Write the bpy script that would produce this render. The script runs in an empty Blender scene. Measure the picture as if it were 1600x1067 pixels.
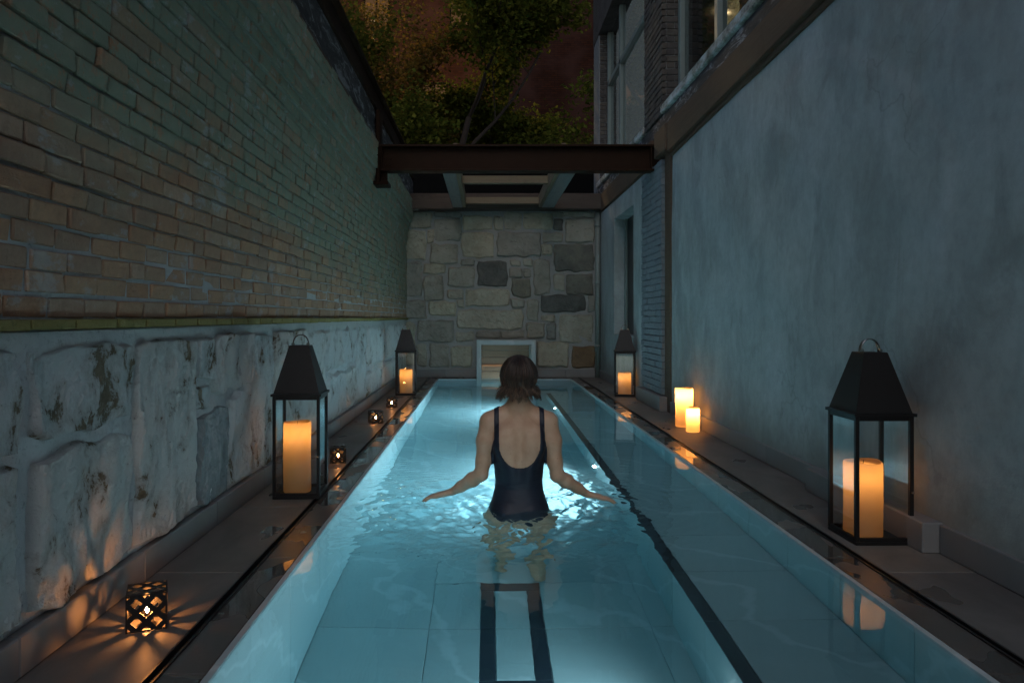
import bpy, bmesh, math, random
import numpy as np
from mathutils import Vector, Matrix, noise as mnoise

random.seed(7)
np.random.seed(7)
S = bpy.context.scene
C = S.collection
R = math.radians

# ------------------------------------------------------------------ camera
cam = bpy.data.cameras.new('camera')
camo = bpy.data.objects.new('camera', cam)
C.objects.link(camo)
camo.location = (0, 0, 0.95)
camo.rotation_euler = (R(90), 0, 0)
cam.sensor_width = 36.0
cam.lens = 26.5
cam.shift_x = 42 / 1600
cam.shift_y = -37.5 / 1600
cam.clip_start = 0.05
cam.clip_end = 600
S.camera = camo

# ------------------------------------------------------------------ night sky, faint moonlight
SUN_EL, SUN_AZ = 42, 184
W = bpy.data.worlds.new('World')
S.world = W
W.use_nodes = True
wn = W.node_tree
wn.nodes.clear()
sky = wn.nodes.new('ShaderNodeTexSky')
sky.sky_type = 'NISHITA'
sky.sun_disc = False
sky.sun_elevation = R(SUN_EL)
sky.sun_rotation = R(SUN_AZ)
bg = wn.nodes.new('ShaderNodeBackground')
bg.inputs['Strength'].default_value = 0.052
wo = wn.nodes.new('ShaderNodeOutputWorld')
wn.links.new(sky.outputs[0], bg.inputs['Color'])
wn.links.new(bg.outputs[0], wo.inputs['Surface'])
sun = bpy.data.lights.new('moonlight', 'SUN')
sun.energy = 0.16
sun.angle = R(40)
sun.color = (1.0, 0.93, 0.84)
suno = bpy.data.objects.new('moonlight', sun)
C.objects.link(suno)
_a, _e = R(SUN_AZ), R(SUN_EL)
_sd = Vector((math.sin(_a) * math.cos(_e), math.cos(_a) * math.cos(_e), math.sin(_e)))
suno.rotation_euler = (-_sd).to_track_quat('-Z', 'Y').to_euler()

S.view_settings.view_transform = 'Standard'
S.view_settings.look = 'None'
S.view_settings.exposure = 0.9
S.view_settings.gamma = 1.0
S.cycles.max_bounces = 8
S.cycles.diffuse_bounces = 4
S.cycles.transmission_bounces = 6
S.cycles.transparent_max_bounces = 12
S.cycles.sample_clamp_indirect = 4.0
S.cycles.use_denoising = True

POOL_POWER = 64.0
POOL_COL = (0.78, 0.91, 1.0)

# ------------------------------------------------------------------ helpers
class NT:
    def __init__(s, name):
        s.m = bpy.data.materials.new(name)
        s.m.use_nodes = True
        s.t = s.m.node_tree
        s.t.nodes.clear()
        s.out = s.n('ShaderNodeOutputMaterial')
    def n(s, typ, **kw):
        nd = s.t.nodes.new(typ)
        for k, v in kw.items():
            setattr(nd, k, v)
        return nd
    def l(s, a, b):
        s.t.links.new(a, b)
    def val(s, sock, v):
        if hasattr(v, 'is_output') or isinstance(v, bpy.types.NodeSocket):
            s.l(v, sock)
        else:
            if isinstance(v, (tuple, list)) and len(v) == 3 and sock.type == 'RGBA':
                v = (*v, 1)
            sock.default_value = v
    def pos(s):
        return s.n('ShaderNodeNewGeometry').outputs['Position']
    def obj(s):
        return s.n('ShaderNodeTexCoord').outputs['Object']
    def scale(s, vec, sc):
        m = s.n('ShaderNodeMapping')
        s.l(vec, m.inputs['Vector'])
        m.inputs['Scale'].default_value = sc
        return m.outputs[0]
    def noise(s, vec, scale, detail=4, rough=0.55, dist=0.0):
        nd = s.n('ShaderNodeTexNoise')
        s.l(vec, nd.inputs['Vector'])
        nd.inputs['Scale'].default_value = scale
        nd.inputs['Detail'].default_value = detail
        nd.inputs['Roughness'].default_value = rough
        nd.inputs['Distortion'].default_value = dist
        return nd.outputs['Fac']
    def ramp(s, fac, stops):
        nd = s.n('ShaderNodeValToRGB')
        s.l(fac, nd.inputs[0])
        el = nd.color_ramp.elements
        while len(el) < len(stops):
            el.new(0.5)
        for e, (p, c) in zip(el, stops):
            e.position = p
            e.color = (c, c, c, 1) if isinstance(c, (int, float)) else (*c, 1)
        return nd.outputs[0]
    def mix(s, fac, a, b, blend='MIX'):
        nd = s.n('ShaderNodeMix', data_type='RGBA', blend_type=blend)
        s.val(nd.inputs[0], fac)
        s.val(nd.inputs[6], a)
        s.val(nd.inputs[7], b)
        return nd.outputs[2]
    def math(s, op, a, b=0.0, clamp=False):
        nd = s.n('ShaderNodeMath', operation=op, use_clamp=clamp)
        s.val(nd.inputs[0], a)
        s.val(nd.inputs[1], b)
        return nd.outputs[0]
    def sep(s, vec):
        nd = s.n('ShaderNodeSeparateXYZ')
        s.l(vec, nd.inputs[0])
        return nd.outputs
    def rnd(s):
        a = s.n('ShaderNodeObjectInfo').outputs['Random']
        b = s.n('ShaderNodeNewGeometry').outputs['Random Per Island']
        return s.math('FRACT', s.math('ADD', a, b))
    def bump(s, height, strength=0.3, dist=0.01, normal=None):
        nd = s.n('ShaderNodeBump')
        nd.inputs['Strength'].default_value = strength
        nd.inputs['Distance'].default_value = dist
        s.l(height, nd.inputs['Height'])
        if normal is not None:
            s.l(normal, nd.inputs['Normal'])
        return nd.outputs[0]
    def pbr(s, color, rough=0.7, normal=None, metal=0.0, spec=0.5, **kw):
        p = s.n('ShaderNodeBsdfPrincipled')
        s.val(p.inputs['Base Color'], color)
        s.val(p.inputs['Roughness'], rough)
        s.val(p.inputs['Metallic'], metal)
        s.val(p.inputs['Specular IOR Level'], spec)
        if normal is not None:
            s.l(normal, p.inputs['Normal'])
        for k, v in kw.items():
            s.val(p.inputs[k.replace('_', ' ')], v)
        return p
    def done(s, shader):
        s.l(shader.outputs[0] if hasattr(shader, 'outputs') else shader, s.out.inputs['Surface'])
        return s.m

def mesh_from(name, v, f, mat=None, smooth=False):
    me = bpy.data.meshes.new(name)
    v = np.asarray(v, dtype=np.float64)
    if isinstance(f, np.ndarray):
        me.from_pydata(v.tolist(), [], f.tolist())
    else:
        me.from_pydata(v.tolist(), [], f)
    if smooth:
        me.polygons.foreach_set('use_smooth', [True] * len(me.polygons))
    if mat:
        me.materials.append(mat)
    me.update()
    return me

def link(name, me, parent=None, loc=(0, 0, 0), rot=(0, 0, 0), scl=(1, 1, 1)):
    o = bpy.data.objects.new(name, me)
    C.objects.link(o)
    o.location = loc
    o.rotation_euler = rot
    o.scale = scl
    if parent is not None:
        o.parent = parent
    return o

def tag(o, label=None, cat=None, group=None, kind=None):
    if label: o['label'] = label
    if cat: o['category'] = cat
    if group: o['group'] = group
    if kind: o['kind'] = kind
    return o

def thing(name, label, cat, loc=(0, 0, 0), rz=0.0, group=None):
    o = link(name, None, None, loc, (0, 0, rz))
    return tag(o, label, cat, group)

def bm_box(bm, x0, x1, y0, y1, z0, z1):
    vs = [bm.verts.new(p) for p in ((x0, y0, z0), (x1, y0, z0), (x1, y1, z0), (x0, y1, z0),
                                    (x0, y0, z1), (x1, y0, z1), (x1, y1, z1), (x0, y1, z1))]
    for q in ((3, 2, 1, 0), (4, 5, 6, 7), (0, 1, 5, 4), (1, 2, 6, 5), (2, 3, 7, 6), (3, 0, 4, 7)):
        bm.faces.new([vs[i] for i in q])
    return vs

def bm_mesh(bm, name, mat, bevel=0.0, seg=1, smooth=False):
    if bevel > 0:
        bmesh.ops.bevel(bm, geom=bm.edges[:], offset=bevel, segments=seg, affect='EDGES', clamp_overlap=True)
    bmesh.ops.recalc_face_normals(bm, faces=bm.faces[:])
    me = bpy.data.meshes.new(name)
    bm.to_mesh(me)
    bm.free()
    if mat:
        me.materials.append(mat)
    if smooth:
        me.polygons.foreach_set('use_smooth', [True] * len(me.polygons))
    return me

def box(name, b, mat, parent=None, bevel=0.004, off=None, jit=0.0):
    """b = x0,x1,y0,y1,z0,z1 in world metres; off = parent's location"""
    x0, x1, y0, y1, z0, z1 = b
    c = Vector(((x0 + x1) / 2, (y0 + y1) / 2, (z0 + z1) / 2))
    bm = bmesh.new()
    vs = bm_box(bm, x0 - c.x, x1 - c.x, y0 - c.y, y1 - c.y, z0 - c.z, z1 - c.z)
    if jit:
        for v in vs:
            v.co += Vector((random.uniform(-jit, jit), random.uniform(-jit, jit), random.uniform(-jit, jit)))
    me = bm_mesh(bm, name, mat, min(bevel, 0.45 * min(x1 - x0, y1 - y0, z1 - z0)))
    loc = c - (Vector(off) if off is not None else Vector((0, 0, 0)))
    return link(name, me, parent, loc)

def multi_box(name, boxes, mat, parent=None, bevel=0.0):
    bm = bmesh.new()
    for b in boxes:
        bm_box(bm, *b)
    me = bm_mesh(bm, name, mat, bevel)
    return link(name, me, parent)

def lathe(profile, seg=32):
    v, f = [], []
    n = len(profile)
    for i in range(seg):
        a = 2 * math.pi * i / seg
        for r, z in profile:
            v.append((r * math.cos(a), r * math.sin(a), z))
    for i in range(seg):
        j = (i + 1) % seg
        for k in range(n - 1):
            f.append((i * n + k, j * n + k, j * n + k + 1, i * n + k + 1))
    return v, f

def tube(path, radii, seg=8, cap=True):
    path = [Vector(p) for p in path]
    v, f = [], []
    prev = None
    for i, p in enumerate(path):
        d = (path[min(i + 1, len(path) - 1)] - path[max(i - 1, 0)]).normalized()
        if prev is None:
            a = d.orthogonal().normalized()
        else:
            a = (prev - d * prev.dot(d))
            a = a.normalized() if a.length > 1e-6 else d.orthogonal().normalized()
        prev = a
        b = d.cross(a)
        r = radii[i] if hasattr(radii, '__len__') else radii
        for k in range(seg):
            t = 2 * math.pi * k / seg
            v.append(tuple(p + (a * math.cos(t) + b * math.sin(t)) * r))
    for i in range(len(path) - 1):
        for k in range(seg):
            k2 = (k + 1) % seg
            f.append((i * seg + k, i * seg + k2, (i + 1) * seg + k2, (i + 1) * seg + k))
    if cap:
        f.append(tuple(range(seg - 1, -1, -1)))
        f.append(tuple((len(path) - 1) * seg + k for k in range(seg)))
    return v, f

def merge(parts):
    v, f = [], []
    for pv, pf in parts:
        o = len(v)
        v.extend(pv)
        f.extend([tuple(i + o for i in q) for q in pf])
    return v, f

# ------------------------------------------------------------------ materials
M = {}
def mk_brick_paint():
    n = NT('brick_green_paint')
    P = n.pos()
    z = n.sep(P)[2]
    y = n.sep(P)[1]
    r = n.rnd()
    base = n.ramp(r, [(0, (0.36, 0.19, 0.105)), (0.35, (0.43, 0.255, 0.145)), (0.7, (0.30, 0.195, 0.13)), (1, (0.45, 0.31, 0.21))])
    base = n.mix(n.ramp(n.noise(P, 26, 5, .65), [(0.35, 0.0), (0.7, 0.55)]), base, (0.21, 0.125, 0.085))
    # old green paint on the upper courses, worn through in flakes
    nz = n.noise(n.scale(P, (1, .55, 1)), 2.6, 3, .6)
    nf = n.noise(P, 19, 6, .72)
    edge = n.math('ADD', n.math('SUBTRACT', z, n.math('SUBTRACT', 1.40, n.math('MULTIPLY', n.math('SUBTRACT', y, 1.8), 0.045))), n.math('MULTIPLY', n.math('SUBTRACT', nz, .5), 1.0))
    mask = n.ramp(edge, [(0.0, 0.0), (0.34, 1.0)])
    flake = n.ramp(nf, [(0.54, 1.0), (0.60, 0.18)])
    mask = n.math('MULTIPLY', mask, flake)
    per = n.ramp(n.math('FRACT', n.math('MULTIPLY', r, 7.31)), [(0.76, 1.0), (0.86, 0.45)])
    mask = n.math('MULTIPLY', mask, per)
    green = n.mix(n.noise(P, 9, 4), (0.175, 0.205, 0.145), (0.27, 0.285, 0.205))
    col = n.mix(mask, base, green)
    lime = n.ramp(n.noise(n.scale(P, (1, .7, 1.3)), 7, 6, .7), [(0.57, 0.0), (0.63, 0.8)])
    col = n.mix(n.math('MULTIPLY', lime, .5), col, (0.42, 0.45, 0.45))
    nb = n.bump(n.noise(P, 75, 5, .7), .8, .009)
    nb = n.bump(nf, .35, .008, nb)
    return n.done(n.pbr(col, 0.82, nb, spec=.3))
M['brick'] = mk_brick_paint()

def mk_mortar(name, c0, c1, green=False):
    n = NT(name)
    P = n.pos()
    col = n.mix(n.noise(P, 14, 6, .7), c0, c1)
    if green:
        z = n.sep(P)[2]
        e = n.math('ADD', n.math('SUBTRACT', z, 1.5), n.math('SUBTRACT', n.noise(P, 2.6, 3), .5))
        col = n.mix(n.math('MULTIPLY', n.ramp(e, [(0, 0), (.4, 1)]), .85), col, (0.21, 0.235, 0.17))
    sp = n.ramp(n.noise(P, 48, 6, .75), [(.33, .55), (.43, 0)])
    col = n.mix(sp, col, tuple(x * .35 for x in c0))
    nb = n.bump(n.noise(P, 60, 6, .72), 1.0, .014)
    return n.done(n.pbr(col, 0.9, nb, spec=.2))
M['mortar_brick'] = mk_mortar('brick_mortar', (0.36, 0.37, 0.37), (0.52, 0.53, 0.53), True)
M['mortar_lime'] = mk_mortar('lime_mortar', (0.50, 0.50, 0.50), (0.66, 0.66, 0.65))
M['mortar_far'] = mk_mortar('grey_mortar', (0.25, 0.25, 0.235), (0.36, 0.355, 0.335))
M['yellow_brick'] = mk_mortar('mossy_yellow_brick', (0.15, 0.125, 0.04), (0.30, 0.25, 0.09))

def mk_lime_stone():
    n = NT('limewashed_stone')
    P = n.pos()
    r = n.rnd()
    raw = n.ramp(n.noise(P, 6, 6, .7, .8), [(0.25, (0.085, 0.062, 0.04)), (0.5, (0.22, 0.17, 0.11)), (0.8, (0.38, 0.33, 0.25))])
    wash = n.mix(n.noise(P, 3.1, 4), (0.68, 0.71, 0.70), (0.82, 0.84, 0.83))
    # limewash worn off along ragged veins
    v1 = n.noise(n.scale(P, (1, 1, .8)), 5.2, 10, .74, .35)
    worn = n.ramp(v1, [(0.385, 1.0), (0.415, 0.32), (0.50, 0.0)])
    col = n.mix(worn, wash, raw)
    pit = n.ramp(n.noise(n.scale(P, (1, .8, 1.2)), 27, 8, .8, .5), [(0.33, 1.0), (0.40, 0.0)])
    col = n.mix(n.math('MULTIPLY', pit, .6), col, (0.10, 0.075, 0.05))
    tint = n.ramp(r, [(0, (1, .98, .93)), (.5, (.95, .98, .98)), (1, (.90, .92, .90))])
    col = n.mix(1.0, col, tint, 'MULTIPLY')
    h = n.noise(P, 46, 8, .72)
    nb = n.bump(h, 1.0, .026)
    nb = n.bump(n.noise(P, 150, 4, .7), .6, .006, nb)
    nb = n.bump(n.math('SUBTRACT', 1.0, worn), .8, .014, nb)
    return n.done(n.pbr(col, 0.88, nb, spec=.25))
M['lime_stone'] = mk_lime_stone()

def mk_blue_stone():
    n = NT('bluish_slate_stone')
    P = n.pos()
    col = n.ramp(n.noise(n.scale(P, (1, 1, .5)), 8, 7, .7, .8), [(.25, (.11, .125, .13)), (.5, (.20, .22, .225)), (.75, (.46, .46, .43))])
    nb = n.bump(n.noise(P, 40, 6, .7), .7, .012)
    return n.done(n.pbr(col, .8, nb, spec=.35))
M['blue_stone'] = mk_blue_stone()

def mk_stone(name, c0, c1, c2, mark=(0.05, 0.045, 0.035)):
    n = NT(name)
    P = n.pos()
    r = n.rnd()
    col = n.ramp(n.noise(P, 4.2, 7, .68, .5), [(.25, c0), (.5, c1), (.8, c2)])
    col = n.mix(1.0, col, n.ramp(r, [(0, (.72, .72, .74)), (.5, (1, .98, .94)), (1, (1.15, 1.08, .95))]), 'MULTIPLY')
    st = n.ramp(n.noise(n.scale(P, (1, 1, 2.2)), 8, 8, .75, .7), [(.34, 1.0), (.44, 0.0)])
    col = n.mix(n.math('MULTIPLY', st, .6), col, mark)
    nb = n.bump(n.noise(P, 26, 8, .74), .8, .02)
    return n.done(n.pbr(col, .88, nb, spec=.25))
M['sandstone'] = mk_stone('tan_sandstone', (0.235, 0.222, 0.18), (0.34, 0.325, 0.27), (0.43, 0.415, 0.355))
M['graystone'] = mk_stone('grey_sandstone', (0.22, 0.215, 0.185), (0.30, 0.29, 0.25), (0.38, 0.365, 0.31))
M['darkstone'] = mk_stone('dark_schist', (0.08, 0.083, 0.075), (0.145, 0.145, 0.128), (0.24, 0.23, 0.19))
M['rust_stone'] = mk_stone('rusty_sandstone', (0.16, 0.10, 0.06), (0.24, 0.165, 0.095), (0.30, 0.22, 0.14))

def mk_plaster():
    n = NT('trowelled_plaster')
    P = n.pos()
    a = n.noise(n.scale(P, (1, 1, .55)), 1.1, 5, .6, .6)
    b = n.noise(n.scale(P, (1, 1, .62)), 3.2, 7, .64, .5)
    c = n.noise(P, 17, 6, .65)
    col = n.ramp(a, [(.30, (.215, .24, .232)), (.5, (.325, .352, .34)), (.68, (.41, .435, .42))])
    col = n.mix(n.ramp(b, [(.48, 0), (.66, .7)]), col, (.44, .47, .465))
    col = n.mix(n.ramp(b, [(.30, .55), (.44, 0)]), col, (.20, .21, .19))
    warm = n.ramp(n.noise(n.scale(P, (1, 1, .7)), 1.9, 4, .6), [(.56, 0), (.74, .55)])
    col = n.mix(warm, col, (.25, .235, .19))
    col = n.mix(n.ramp(c, [(.35, .22), (.6, 0)]), col, (.16, .165, .16))
    drip = n.ramp(n.noise(n.scale(P, (1, 7, .45)), 1.6, 5, .65, .3), [(.60, 0), (.72, .38)])
    col = n.mix(drip, col, (.20, .20, .175))
    z = n.sep(P)[2]
    damp = n.ramp(n.math('ADD', z, n.math('MULTIPLY', n.math('SUBTRACT', n.noise(P, 3.5, 6, .65), .5), .7)), [(.16, .5), (.42, 0)])
    col = n.mix(damp, col, (.17, .165, .14))
    hair = n.n('ShaderNodeTexVoronoi', feature='DISTANCE_TO_EDGE')
    wob = n.n('ShaderNodeTexNoise'); n.l(P, wob.inputs['Vector']); wob.inputs['Scale'].default_value = 3.0; wob.inputs['Detail'].default_value = 6
    n.l(n.mix(.30, P, wob.outputs['Color']), hair.inputs['Vector']); hair.inputs['Scale'].default_value = 1.3
    ck = n.math('MULTIPLY', n.ramp(hair.outputs['Distance'], [(.0, 1), (.006, 0)]), n.ramp(n.noise(P, .9, 2), [(.54, 0), (.62, .28)]))
    col = n.mix(ck, col, (.10, .10, .09))
    mp = n.n('ShaderNodeMapping'); n.l(P, mp.inputs['Vector']); mp.inputs['Rotation'].default_value = (R(35), 0, 0); mp.inputs['Scale'].default_value = (1, 1.2, 7)
    tro = n.noise(mp.outputs[0], 3.2, 5, .6, .6)
    nb = n.bump(c, .35, .010)
    nb = n.bump(tro, .18, .014, nb)
    nb = n.bump(b, .35, .02, nb)
    return n.done(n.pbr(col, .75, nb, spec=.3))
M['plaster'] = mk_plaster()

def mk_tile(name, c0, c1, vein, vs=1.0, rough=.35):
    n = NT(name)
    P = n.pos()
    r = n.rnd()
    col = n.mix(n.noise(P, 2.2 * vs, 5, .6, .8), c0, c1)
    w = n.n('ShaderNodeTexWave', wave_type='BANDS', bands_direction='DIAGONAL')
    n.l(P, w.inputs['Vector'])
    w.inputs['Scale'].default_value = .9 * vs
    w.inputs['Distortion'].default_value = 9
    w.inputs['Detail'].default_value = 5
    w.inputs['Detail Scale'].default_value = 1.3
    vn = n.ramp(w.outputs['Fac'], [(.0, .55), (.035, 0.0)])
    col = n.mix(vn, col, vein)
    col = n.mix(1.0, col, n.ramp(r, [(0, (.86, .87, .88)), (1, (1.0, 1.0, 1.0))]), 'MULTIPLY')
    nb = n.bump(n.noise(P, 38, 4, .6), .12, .003)
    return n.done(n.pbr(col, rough, nb, spec=.4))
M['tile'] = mk_tile('pale_marble_tile', (.37, .43, .43), (.47, .525, .52), (.60, .64, .64))
M['tile_dark'] = mk_tile('dark_slate_tile', (.022, .026, .036), (.04, .045, .058), (.06, .065, .075))
M['skirt'] = mk_tile('pale_stone_skirting', (.17, .165, .16), (.24, .235, .23), (.20, .19, .185), rough=.55)
M['grout'] = mk_mortar('grey_grout', (.40, .44, .45), (.48, .52, .53))

def mk_deck(name, wet):
    n = NT(name)
    P = n.pos()
    r = n.rnd()
    a = n.noise(n.scale(P, (1, .5, 1)), 5, 6, .65, .5)
    col = n.ramp(a, [(.25, (.10, .092, .082)), (.55, (.155, .143, .127)), (.8, (.205, .19, .17))])
    col = n.mix(1.0, col, n.ramp(r, [(0, (.82, .82, .83)), (1, (1.08, 1.05, 1.0))]), 'MULTIPLY')
    fine = n.noise(P, 60, 4, .6)
    spot = n.ramp(n.noise(P, 24, 5, .7), [(.28, .6), (.36, 0)])
    col = n.mix(spot, col, (.07, .06, .05))
    pud = n.noise(n.scale(P, (1.0, .55, 1)), 4.6, 2.5, .5, .35)
    if wet:
        mask = n.ramp(pud, [(.475, 0.0), (.49, 1.0)])
        damp = .35
    else:
        mask = n.ramp(pud, [(.66, 0.0), (.68, 1.0)])
        damp = 0.0
    col = n.mix(n.math('ADD', n.math('MULTIPLY', mask, .45), damp, True), col, n.mix(1.0, col, (.36, .34, .33), 'MULTIPLY'))
    rough = n.mix(mask, (.34,) * 3 if wet else (.55,) * 3, (.03,) * 3)
    nb = n.bump(n.math('ADD', n.math('MULTIPLY', fine, .3), a), .22, .004)
    flat = n.n('ShaderNodeNewGeometry').outputs['Normal']
    mixn = n.n('ShaderNodeMix', data_type='VECTOR')
    n.l(mask, mixn.inputs[0]); n.l(nb, mixn.inputs[4]); n.l(flat, mixn.inputs[5])
    p = n.pbr(col, .5, mixn.outputs[1], spec=.5)
    n.l(rough, p.inputs['Roughness'])
    return n.done(p)
M['deck'] = mk_deck('honed_limestone_deck', False)
M['deck_wet'] = mk_deck('wet_limestone_deck', True)

def mk_simple(name, col, rough=.5, metal=0.0, spec=.5, ns=30, amt=.25, bump=.1):
    n = NT(name)
    P = n.obj()
    c2 = tuple(x * (1 - amt) for x in col)
    cc = n.mix(n.noise(P, ns, 5, .65), col, c2)
    nb = n.bump(n.noise(P, ns * 3, 4, .6), bump, .003)
    return n.done(n.pbr(cc, rough, nb, metal, spec))
M['black_metal'] = mk_simple('black_powder_coated_metal', (.012, .011, .011), .45, .0, .3, 40, .3, .06)
M['slot'] = mk_simple('black_slot_drain', (.008, .008, .009), .35, 0, .5, 30, .3, .05)
M['steel'] = mk_simple('brown_painted_steel', (.030, .0125, .005), .6, 0, .12, 9, .45, .15)
M['chrome'] = mk_simple('polished_handle', (.45, .42, .38), .2, 1.0, .5, 20, .2, .03)
M['copper'] = mk_simple('brown_leather_strap', (.10, .05, .03), .45, 0, .4, 30, .3, .1)
M['parge'] = None
M['tar'] = mk_simple('matt_black_tar', (.006, .006, .006), .95, 0, .05, 12, .4, .3)
def mk_parge():
    n = NT('tarred_parapet_flaking')
    P = n.pos()
    a = n.noise(n.scale(P, (1, .35, 1.4)), 7, 8, .75, 1.0)
    col = n.ramp(a, [(.40, (.018, .017, .017)), (.52, (.05, .045, .045)), (.60, (.30, .30, .31)), (.75, (.12, .10, .09))])
    nb = n.bump(a, .6, .015)
    return n.done(n.pbr(col, .7, nb, spec=.4))
M['parge'] = mk_parge()
def mk_sill():
    n = NT('flaking_white_stone_sill')
    P = n.pos()
    a = n.noise(n.scale(P, (1, .5, 1)), 9, 7, .72)
    col = n.ramp(a, [(.36, (.08, .07, .055)), (.48, (.28, .26, .22)), (.62, (.52, .52, .50))])
    return n.done(n.pbr(col, .85, n.bump(a, .6, .012), spec=.2))
M['sill'] = mk_sill()
def mk_wood(name, c0, c1, axis=1, rough=.75):
    n = NT(name)
    P = n.pos()
    sc = [14, 14, 14]
    sc[axis] = 1.1
    a = n.noise(n.scale(P, tuple(sc)), 2.2, 6, .62, .7)
    col = n.mix(a, c0, c1)
    col = n.mix(n.ramp(n.noise(P, 5, 5, .7), [(.55, 0), (.8, .5)]), col, tuple(x * .45 for x in c0))
    return n.done(n.pbr(col, rough, n.bump(a, .5, .008), spec=.25))
M['timber'] = mk_wood('old_brown_timber', (.062, .038, .024), (.13, .082, .052), 1)
M['timber_x'] = mk_wood('old_dark_timber_crosswise', (.045, .032, .025), (.10, .072, .056), 0)
M['joist'] = mk_wood('weathered_grey_joist', (.15, .135, .13), (.24, .225, .21), 1)
M['pale_wood'] = mk_wood('pale_pine_frame', (.13, .092, .055), (.22, .165, .105), 0)
M['pale_wood_y'] = mk_wood('pale_pine_frame_lengthwise', (.13, .092, .055), (.22, .165, .105), 1)
M['portal_wood'] = mk_wood('reddish_cedar_plank', (.26, .17, .11), (.40, .27, .18), 0, .3)
M['grey_paint_brick'] = mk_mortar('grey_blue_painted_brick', (.16, .185, .20), (.235, .26, .275))
M['dark_brick'] = mk_stone('dark_facade_brick', (.045, .04, .038), (.085, .075, .07), (.13, .115, .105))
M['dark_mortar'] = mk_mortar('pale_facade_mortar', (.15, .15, .15), (.26, .26, .26))
M['frame_paint'] = mk_simple('grey_green_window_paint', (.20, .235, .215), .5, 0, .4, 20, .3, .1)

def mk_pane(name='window_glass', tint=(1, 1, 1), boost=1.0):
    n = NT(name)
    ge = n.n('ShaderNodeNewGeometry')
    vd = n.n('ShaderNodeVectorMath', operation='DOT_PRODUCT')
    n.l(ge.outputs['Normal'], vd.inputs[0]); n.l(ge.outputs['Incoming'], vd.inputs[1])
    cs = n.math('ABSOLUTE', vd.outputs['Value'])
    sch = n.math('ADD', n.math('MULTIPLY', n.math('POWER', n.math('SUBTRACT', 1.0, cs), 5.0), .96), .04)
    g = n.n('ShaderNodeBsdfGlossy')
    g.inputs['Roughness'].default_value = 0.015
    t = n.n('ShaderNodeBsdfTransparent')
    n.val(t.inputs[0], tint)
    mx = n.n('ShaderNodeMixShader')
    n.l(n.math('MULTIPLY', sch, boost, True), mx.inputs[0])
    n.l(t.outputs[0], mx.inputs[1]); n.l(g.outputs[0], mx.inputs[2])
    return n.done(mx)
M['pane'] = mk_pane('lantern_glass', (.97, .98, .98), 1.0)
M['win_glass'] = mk_pane('window_glass', (.8, .85, .85), 1.0)

def mk_wax():
    n = NT('ivory_wax_glowing_through')
    P = n.obj()
    col = n.mix(n.noise(P, 18, 4), (.90, .66, .36), (.84, .58, .29))
    d = n.n('ShaderNodeBsdfDiffuse'); n.val(d.inputs[0], (.42, .31, .19))
    t = n.n('ShaderNodeBsdfTranslucent'); n.l(col, t.inputs[0])
    mx = n.n('ShaderNodeMixShader'); mx.inputs[0].default_value = .6
    n.l(d.outputs[0], mx.inputs[1]); n.l(t.outputs[0], mx.inputs[2])
    g = n.n('ShaderNodeBsdfGlossy'); g.inputs['Roughness'].default_value = .35
    m2 = n.n('ShaderNodeMixShader'); m2.inputs[0].default_value = .03
    n.l(mx.outputs[0], m2.inputs[1]); n.l(g.outputs[0], m2.inputs[2])
    return n.done(m2)
M['wax'] = mk_wax()
def mk_emit(name, col, st):
    n = NT(name)
    e = n.n('ShaderNodeEmission')
    n.val(e.inputs[0], col); e.inputs[1].default_value = st
    return n.done(e)
M['flame'] = mk_emit('candle_flame', (1.0, .55, .18), 45)
M['lens'] = mk_emit('pool_light_lens', (.80, .94, 1.0), 60)
M['lamp_glow'] = mk_emit('street_lamp_globe', (1.0, .72, .45), 1.2)
M['lit_room'] = mk_emit('dim_lit_curtain', (.72, .78, .84), .10)  # glowing backing board, imitates the whitish reflection on the far window pane
M['lit_warm'] = mk_emit('lit_window_warm', (1.0, .52, .25), .05)
M['warm_strip'] = mk_emit('warm_led_strip', (1.0, .45, .16), .22)

def mk_water():
    n = NT('pool_water')
    g = n.n('ShaderNodeBsdfGlass')
    n.val(g.inputs['Color'], (.93, .985, .99))
    g.inputs['Roughness'].default_value = 0.0
    g.inputs['IOR'].default_value = 1.333
    P = n.pos()
    w = n.noise(n.scale(P, (1, .6, 1)), 6.0, 3, .55, .3)
    n.l(n.bump(w, .025, .012), g.inputs['Normal'])
    n.l(g.outputs[0], n.out.inputs['Surface'])
    va = n.n('ShaderNodeVolumeAbsorption')
    n.val(va.inputs['Color'], (.34, .80, .89))
    va.inputs['Density'].default_value = .48
    n.l(va.outputs[0], n.out.inputs['Volume'])
    return n.m
M['water'] = mk_water()

def mk_skin():
    n = NT('skin')
    P = n.obj()
    col = n.mix(n.ramp(n.noise(P, 11, 5, .65), [(.3, 0), (.7, 1)]), (.60, .40, .275), (.46, .275, .175))
    col = n.mix(n.ramp(n.noise(P, 60, 2), [(.70, 0), (.74, .5)]), col, (.32, .17, .11))
    nb = n.bump(n.noise(P, 260, 3), .08, .001)
    p = n.pbr(col, .48, nb, spec=.4)
    p.inputs['Subsurface Weight'].default_value = .12
    p.inputs['Subsurface Radius'].default_value = (.02, .008, .004)
    p.inputs['Subsurface Scale'].default_value = .5
    return n.done(p)
M['skin'] = mk_skin()
def mk_suit():
    n = NT('navy_swimsuit_fabric')
    P = n.obj()
    cr = n.noise(n.scale(P, (1, 1, 3.2)), 7, 3, .5, .8)
    nb = n.bump(n.noise(P, 420, 2), .15, .001)
    nb = n.bump(cr, .55, .012, nb)
    return n.done(n.pbr(n.mix(cr, (.008, .011, .022), (.014, .018, .034)), .5, nb, spec=.4))
M['suit'] = mk_suit()
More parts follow.
